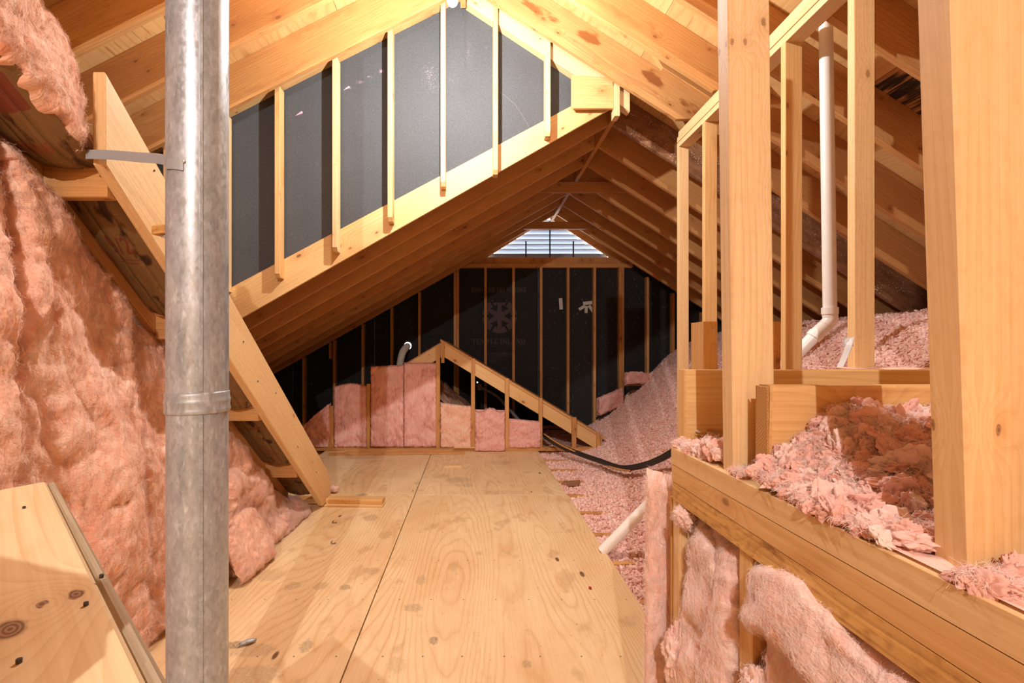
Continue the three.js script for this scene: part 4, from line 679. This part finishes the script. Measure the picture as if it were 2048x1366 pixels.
// ------------------------------------------------------------------ the half wall at right: plates, studs, batts
const NX = 0.47, PT = 0.93;
[['shred of pink wool bulging past the end stud low on the half wall', 0.462, 0.47, 1.055, 0.07, 0.13], ['shred of pink wool poking out beside the second stud of the half wall', 0.470, 0.60, 0.775, 0.05, 0.07], ['small pink wisp tucked under the plates beside the end stud', 0.476, 0.785, 1.05, 0.05, 0.05]].forEach(([label, x, y, d, w, h], i) => { const o = thing('wool_shred', label, 'insulation', [x, y - h / 2, -d]); const g = tuft(14, 60 + i * 7, 0.9); g.scale(w * 0.8, h * 1.3, w); const q = g.attributes.position, uv = new Float32Array(q.count * 2); g.translate(x, y, -d); for (let k = 0; k < q.count; k++) { uv[2 * k] = q.getZ(k); uv[2 * k + 1] = q.getY(k); } g.setAttribute('uv', new THREE.BufferAttribute(uv, 2)); part('wool', g, M.woolPale, o); fuzz(o, g, 500, 0.007, M.fibrePale); });
{
  const t = struct('wall_half');
  [[PT - 0.038, PT, M.lumber[2]], [PT - 0.0775, PT - 0.0395, M.lumber[3]], [PT - 0.119, PT - 0.079, M.rough]].forEach(([y0, y1, m], k) => part('top_plate', ext('Z', [[NX, y0], [NX + 0.14, y0], [NX + 0.14, y1], [NX, y1]], -1.2, 1.113 - 0.004 * k, DZ, 0.003), m, t));
  for (const [d, m] of [[1.072, 0], [0.797, 3], [0.40, 1], [0.0, 2]]) part('stud', post(NX + 0.004, NX + 0.093, d, d + 0.038, 0.0, PT - 0.119), M.lumber[m], t);
  part('back_board', ext('X', [[-1.2, 0], [1.08, 0], [1.08, PT - 0.12], [-1.2, PT - 0.12]], NX + 0.125, NX + 0.137, DY, 0), M.gypsum, t);
  part('bottom_plate', bar(V(NX + 0.05, 0.008, -1.2), V(NX + 0.05, 0.008, 1.09), 0.089, 0.016), M.lumber[1], t);
  const yTop = PT - 0.119;
  [['pink wool batt between the first two studs under the half-wall plates', 0.838, 1.068, 0.055, 1, yTop - 0.01], ['pink wool batt bulging from the near bay of the half wall at the lower right', 0.442, 0.792, 0.075, 2, yTop + 0.0]].forEach(([label, d0, d1, T, i, yt]) => {
    const o = thing('half_wall_batt', label, 'insulation', [NX + 0.05, 0, -(d0 + d1) / 2]);
    part('wool', wool((s, tt) => V(NX + 0.058, lerp(0.02, yt, tt), lerp(d0, d1, s)), new THREE.Vector3(-1, 0, 0), T, Math.round((d1 - d0) * 260) + 20, 220, { sw: d1 - d0, sh: yt, sd: i * 6.3, round: 0.05, fold: 0.035, fluff: 0.013, jag: 0.010, bend: (s, tt) => 0.018 * Math.sin(tt * 8 + s * 3 + i) }), M.woolPale, o); fuzz(o, o.children[0].geometry, 9000, 0.0075, M.fibrePale, (p, n) => n.x < 0.2);
  });
  [['crumpled pink flap over the first half-wall batt', 0.835, 1.03, 0.60, 0.80, 0.035, 3], ['thick folded pink flap over the near half-wall batt', 0.46, 0.79, 0.70, 0.806, 0.055, 5]].forEach(([label, d0, d1, y0, y1, T, i]) => {
    const o = thing('wool_flap', label, 'insulation', [NX, y0, -(d0 + d1) / 2]);
    part('wool', wool((s, tt) => { const d = lerp(d0, d1, s), y = lerp(y0, y1, tt) - (i === 5 ? 0.02 * Math.sin(s * 7) : 0.10 * (1 - s)); return V(NX + 0.026 + 0.02 * tt, y, d); }, new THREE.Vector3(-1, 0.2, 0.1), T, 70, 56, { sw: 0.22, sh: 0.18, sd: i * 2.9, round: 0.045, fold: 0.03, fluff: 0.014, jag: 0.012 }), M.woolPale, o); fuzz(o, o.children[0].geometry, 4000, 0.0075, M.fibrePale);
  });
  const o = thing('batt_end', 'pink wool batt end standing against the end stud of the half wall', 'insulation', [0.5, 0, -1.2]);
  part('wool', wool((s, tt) => V(lerp(0.462, 0.56, s), lerp(0.05, PT - 0.085 - 0.02 * s, tt), 1.26 - 0.02 * tt), new THREE.Vector3(-0.5, 0, 1), 0.085, 40, 170, { sw: 0.14, sh: 0.8, sd: 8, round: 0.05, fold: 0.02, fluff: 0.010, jag: 0.004 }), M.woolPale, o); fuzz(o, o.children[0].geometry, 2500, 0.009, M.fibrePale);
  part('kraft_edge', ext('X', [[1.118, 0.06], [1.126, 0.06], [1.126, PT - 0.12], [1.118, PT - 0.12]], NX + 0.004, NX + 0.05, DY, 0), M.rafter[2], o);
}
{ // joists on the plates and the two studs that stand there
  const by = 1.112;
  const b1 = thing('rim_joist', 'joist lying across the far end of the half wall, its lower corner splintered', 'joist', [0.9, PT, -1.15]);
  part('board', ext('Z', [[0.512, PT + 0.002], [3.0, PT + 0.002], [3.0, by], [0.512, by]], 1.130, 1.168, DX, 0.003), M.lumber[1], b1);
  for (let i = 0; i < 12; i++) { const x = 0.513 + 0.055 * rnd(), y = PT + 0.005 + 0.035 * rnd(), l = 0.02 + 0.035 * rnd(); part('splinter', bar(V(x, y, 1.128 - 0.004 * rnd()), V(x + l, y + 0.012 * (rnd() - 0.3), 1.122 - 0.006 * rnd()), 0.003, 0.005, DY, 0.0008), M.rough, b1); }
  for (const [x, y] of [[0.540, 0.985], [0.562, 0.975]]) { const g = new THREE.CylinderGeometry(0.0035, 0.0035, 0.02, 10); g.rotateX(Math.PI / 2); g.translate(x, y - 0.02, -1.125); part('nail', g, M.zinc, b1); }
  const b2 = thing('floor_joist', 'joist with exposed end grain in front of the tall stud, behind the loose wool', 'joist', [0.9, PT, -0.81]);
  part('board', ext('Z', [[0.500, PT + 0.003], [3.0, PT + 0.003], [3.0, by - 0.012], [0.503, by - 0.012]], 0.790, 0.826, DX, 0.003), M.lumber[3], b2);
  part('end_grain', ext('X', [[0.791, PT + 0.005], [0.825, PT + 0.005], [0.825, by - 0.014], [0.791, by - 0.014]], 0.4975, 0.5005, DZ, 0.001), std({ map: rep(dataTex(128, 256, (a, b, c) => { const q = Math.hypot(a * 0.035 + 0.06, (b - 0.4) * 0.17) * 260, f = q - Math.floor(q), n = 14 * noise(a * 30, b * 120, 2); c[0] = 206 - 46 * f + n; c[1] = 156 - 46 * f + n; c[2] = 92 - 36 * f + n; }), 0.05, 0.17), roughness: 0.85 }), b2);
  const b3 = thing('floor_joist', 'joist outside the frame at right, beside the nearest stud', 'joist', [0.9, PT, -0.42]);
  part('board', ext('Z', [[0.556, PT + 0.003], [3.0, PT + 0.003], [3.0, by], [0.556, by]], 0.385, 0.425, DX, 0.003), M.lumber[1], b3);
  const stud = (name, label, x, d, w, y1, lean, m) => { const o = thing(name, label, 'stud', [x, PT, -d]); part('timber', bar(V(x + w / 2, PT + 0.001, d + 0.019), V(x + w / 2 - lean, y1, d + 0.019), 0.038, w, DX.clone()), m, o); if (m.userData.own) { const g = o.children[0].geometry, q = g.attributes.position, uv = g.attributes.uv; for (let k = 0; k < q.count; k++) uv.setXY(k, q.getX(k) - q.getZ(k) - 0.019 + 0.01, q.getY(k)); } return o; };
  const own = (m) => { m.userData.own = true; m.roughness = 0.62; return m; };
  const nearA = own(std({ map: sawn(71, [233, 202, 154], [200, 148, 94], { mw: 0.2, mh: 1.95, w: 384, h: 2048, rings: 75, saw: 0.15, at: [[0.046, 0.836, 0.006, 0.7], [0.070, 0.653, 0.006, 0.9], [0.068, 0.519, 0.0055, 0.8], [0.073, 0.37, 0.005, 0.7], [0.012, 0.80, 0.004, 0.6]] }) })), nearB = own(std({ map: sawn(72, [232, 196, 142], [204, 150, 92], { mw: 0.2, mh: 1.95, w: 384, h: 2048, rings: 90, saw: 0.2, at: [[0.020, 0.148, 0.004, 0.8], [0.07, 0.27, 0.004, 0.5], [0.09, 0.75, 0.005, 0.5]] }) }));
  stud('tall_stud', 'thick pale stud standing on the half-wall plates, second from the right edge', 0.4835, 0.868, 0.078, 2.83, 0.024, nearA);
  stud('tall_stud', 'nearest and widest pale stud filling the right edge of the photo', 0.507, 0.478, 0.092, 2.83, 0.06, nearB);
  stud('tall_stud', 'stud outside the frame at right, beside the nearest stud', 0.745, 0.478, 0.09, 2.83, 0.0, M.lumber[1]);
  { const o = thing('corner_post', 'rough post with a slanted top beside the camera, outside the frame', 'post', [-0.4, 0, 0]); part('timber', ext('Z', [[-0.38, 0], [-0.19, 0], [-0.2094, 1.192], [-0.2461, 1.231], [-0.2256, 1.233], [-0.2256, 1.241], [-0.3435, 1.273], [-0.38, 1.283]], -0.02, 0.02, DY, 0.002), M.rafter[1], o); }
  solo('stub_post', 'short square-cut stub standing just left of the tall pale stud', 'post', post(0.592, 0.628, 1.20, 1.272, PT, 1.233), M.lumber[3]);
  solo('stub_post', 'short stub mostly hidden behind the right side of the tall pale stud', 'post', post(0.752, 0.790, 1.20, 1.272, PT, 1.233), M.rafter[0]);
  part('deck', ext('Y', [[0.62, -1.2], [1.5, -1.2], [1.5, 1.125], [0.62, 1.125]], PT - 0.03, PT - 0.012, DX, 0), M.gypsum, struct('floor_raised'));
}
// loose flocks between the joists and on the plates
{
  const t = thing('torn_wool_pile', 'pile of torn pink wool flocks between joists, spilling over the half-wall plates', 'insulation', [0.7, PT, -0.62]);
  t.userData.kind = 'stuff';
  const h = (x, d) => PT + 0.004 + 0.112 * sst(0.49, 0.68, x + 0.45 * (d - 0.66)) * (0.72 + 0.28 * sst(0.45, 0.78, d)) + 0.02 * fbm(x * 9, d * 9, 4, 3) * sst(0.48, 0.6, x) + 0.012 * fbm(x * 40, d * 40, 6, 3) * sst(0.475, 0.52, x);
  part('bed', field(0.478, 1.35, 0.36, 0.786, 160, 90, h), M.woolPale, t);
  const kinds = [tuft(10, 21, 0.5), tuft(10, 27, 0.7), tuft(10, 33, 0.4), tuft(10, 41, 0.6)], o = new THREE.Object3D(), col = new THREE.Color();
  kinds.forEach((g) => {
    const spots = [];
    for (let i = 0; i < 700; i++) { const d = 0.40 + 0.385 * rnd(), x = 0.476 + (rnd() < 0.6 ? 0.35 : 0.8) * rnd(), s = 0.013 + 0.030 * rnd() * rnd(); if (d < 0.53 && x < 0.62) continue; spots.push([x, h(x, d) + s * 0.25, d, s]); }
    for (let i = 0; i < 26; i++) { const d = 0.93 + 0.19 * rnd(), x = 0.485 + 0.11 * rnd() * rnd(), s = 0.010 + 0.02 * rnd(); spots.push([x, PT + 0.006 + (d < 1.02 ? 0.03 * rnd() : 0), d, s]); }
    for (let i = 0; i < 8; i++) spots.push([0.478 + 0.05 * rnd(), PT + 0.006, 0.835 + 0.03 * rnd(), 0.008 + 0.012 * rnd()]);
    for (let i = 0; i < 10; i++) spots.push([0.482 + 0.12 * rnd(), PT + 0.006, 0.43 + 0.035 * rnd(), 0.01 + 0.02 * rnd()]);
    const im = new THREE.InstancedMesh(g, M.flockNear, spots.length); im.name = numbered('torn_flock'); im.userData.kind = 'stuff';
    spots.forEach(([x, y, d, s], i) => { o.position.set(x - 0.7, y - PT, -d + 0.62); o.rotation.set(rnd() * 6, rnd() * 6, rnd() * 6); o.scale.set(s * (0.8 + 0.8 * rnd()), s * 0.75, s); o.updateMatrix(); im.setMatrixAt(i, o.matrix); const q = rnd(); col.setRGB(lerp(0.92, 1.02, q), lerp(0.85, 1.3, q * q), lerp(0.82, 1.36, q * q)); im.setColorAt(i, col); });
    g.setAttribute('uv', new THREE.Float32BufferAttribute(new Float32Array(g.attributes.position.count * 2).map((_, i) => g.attributes.position.array[(i >> 1) * 3 + (i & 1)] * 0.06), 2));
    t.add(im);
    // stray fibres round each flock
    const q = new THREE.Object3D(), ws = []; spots.forEach(([x, y, d, s]) => { for (let i = 0; i < 11; i++) { const a = new THREE.Vector3(rnd() - 0.5, rnd() * 0.8, rnd() - 0.5).normalize(); q.position.set(x - 0.7 + a.x * s * 0.5, y - PT + a.y * s * 0.36, -d + 0.62 + a.z * s * 0.5); q.quaternion.setFromUnitVectors(new THREE.Vector3(0, 1, 0), a); q.rotateY(rnd() * 6); q.scale.setScalar(0.006 + 0.009 * rnd()); q.updateMatrix(); ws.push(q.matrix.clone()); } });
    const wi = new THREE.InstancedMesh(WISPS[0], M.fibrePale, ws.length); wi.name = 'stray_fibres'; wi.userData.kind = 'stuff'; ws.forEach((m, i) => wi.setMatrixAt(i, m)); t.add(wi);
  });
}
// kraft flap lying on the rim joist behind
{ const g = field(1.42, 1.85, 1.72, 2.02, 40, 16, (x, d) => 1.078 + 0.014 * Math.abs(Math.sin(x * 14)) + 0.01 * fbm(x * 20, d * 8, 2, 2)); solo('kraft_flap', 'curled scrap of paper facing lying behind the rim joist below the post wall', 'paper', g, M.woolPale); }

// ------------------------------------------------------------------ small things
[['strip of pale tape stuck upright on the dark far wall', [[1121, 596, 1122.5, 619, 7]]], ['splayed patch of pale tape stuck on the dark far wall beside a stud', [[1158, 619, 1170, 612, 6], [1166, 607, 1186, 605, 7], [1173, 612, 1172, 626, 6], [1178, 611, 1187, 624, 6]]]].forEach(([label, segs]) => {
  const gs = segs.map(([a, b, c, d, w], i) => bar(P3(a, b, 6.994 - 0.001 * i), P3(c, d, 6.994 - 0.001 * i), 0.0012, w * 7 / F, new THREE.Vector3().subVectors(P3(c, d, 7), P3(a, b, 7)).cross(new THREE.Vector3(0, 0, 1)).normalize(), 0.0002));
  if (gs.length === 1) solo('tape', label, 'tape', gs[0], M.tape); else { const t = thing('tape', label, 'tape', [PX(1173, 7), PY(620, 7), -6.995]); gs.forEach((g) => part('strip', g, M.tape, t)); }
});
{
  const chip = (name, label, cat, px, py, s, m, sc = [1, 0.3, 0.7]) => { const [x, d] = onFloor(px, py), g = tuft(2, px, 0.8); g.scale(s * sc[0], s * sc[1], s * sc[2]); g.rotateY(px); g.translate(x, s * sc[1] * 0.45, -d); solo(name, label, cat, g, m); };
  chip('white_chip', 'white chip of debris on the deck near the foot of the wool wall', 'debris', 535, 1121, 0.055, M.pvc, [1, 0.25, 0.5]);
  chip('red_bit', 'tiny red bit lying on the right plywood sheet', 'debris', 1180, 1178, 0.018, std({ color: tone('#b0241c') }), [1, 0.8, 0.8]);
  chip('metal_scrap', 'twisted grey metal scrap on the deck right of the flue', 'debris', 497, 1288, 0.055, M.strap, [1, 0.4, 0.4]);
  chip('wool_scrap', 'small pink tuft on the deck beside the timber foot', 'debris', 668, 986, 0.09, M.woolPale, [0.8, 0.8, 0.8]);
  chip('wool_scrap', 'tiny pink shred on the deck near the white chip', 'debris', 516, 1137, 0.02, M.woolPale);
  for (const [px, py, l] of [[669, 1046, 'curled grey staple on the deck nearest the timber foot strip'], [667, 1087, 'curled grey staple on the deck midway along the left sheet']]) { const [x, d] = onFloor(px, py), pts = [...Array(8)].map((_, i) => new THREE.Vector3(x + 0.014 * Math.cos(i * 0.6), 0.004 + 0.001 * i, -d + 0.014 * Math.sin(i * 0.6))); solo('staple', l, 'staple', tube(pts, 0.0022, 24, 8), M.nail); }
  const [bx, bd] = [PX(1140, 4.05), 4.05]; solo('brown_offcut', 'brown offcut half sunk in the loose pink wool beside the deck', 'block', bar(V(bx - 0.05, -0.01, bd + 0.05), V(bx + 0.07, 0.02, bd - 0.02), 0.09, 0.03), M.reclad);
}

// ------------------------------------------------------------------ lamps
for (const [L, label, top] of [[LAMP_A, 'bare bulb in a porcelain holder hanging under the ridge by the dark gable', 3.75], [LAMP_B, 'bare bulb in a porcelain holder behind the camera', 3.75]]) {
  const [x, y, z] = L.pos, t = thing('bulb_lamp', label, 'lamp', [x, y, z]); t.userData.base = L.pos;
  part('bulb', new THREE.SphereGeometry(0.030, 24, 16).translate(x, y, z), M.bulb, t);
  const hold = new THREE.LatheGeometry([[0.001, 0.105], [0.045, 0.105], [0.048, 0.09], [0.03, 0.065], [0.022, 0.03], [0.018, 0.028]].map((q) => new THREE.Vector2(...q)), 28); hold.translate(x, y, z); part('holder', hold, M.porcelain, t);
  part('stem', new THREE.CylinderGeometry(0.008, 0.008, top - y - 0.1, 12).translate(x, (top + y + 0.1) / 2, z), M.black, t);
  const p = new THREE.PointLight(LAMP_COLOUR, L.cd, 0, 2); p.castShadow = true; p.shadow.radius = 0.8; p.shadow.mapSize.set(1024, 1024); t.add(p);
}
scene.traverse((o) => { if (o.isMesh) { o.castShadow = true; o.receiveShadow = true; } delete o.userData.base; });
renderer.render(scene, camera);
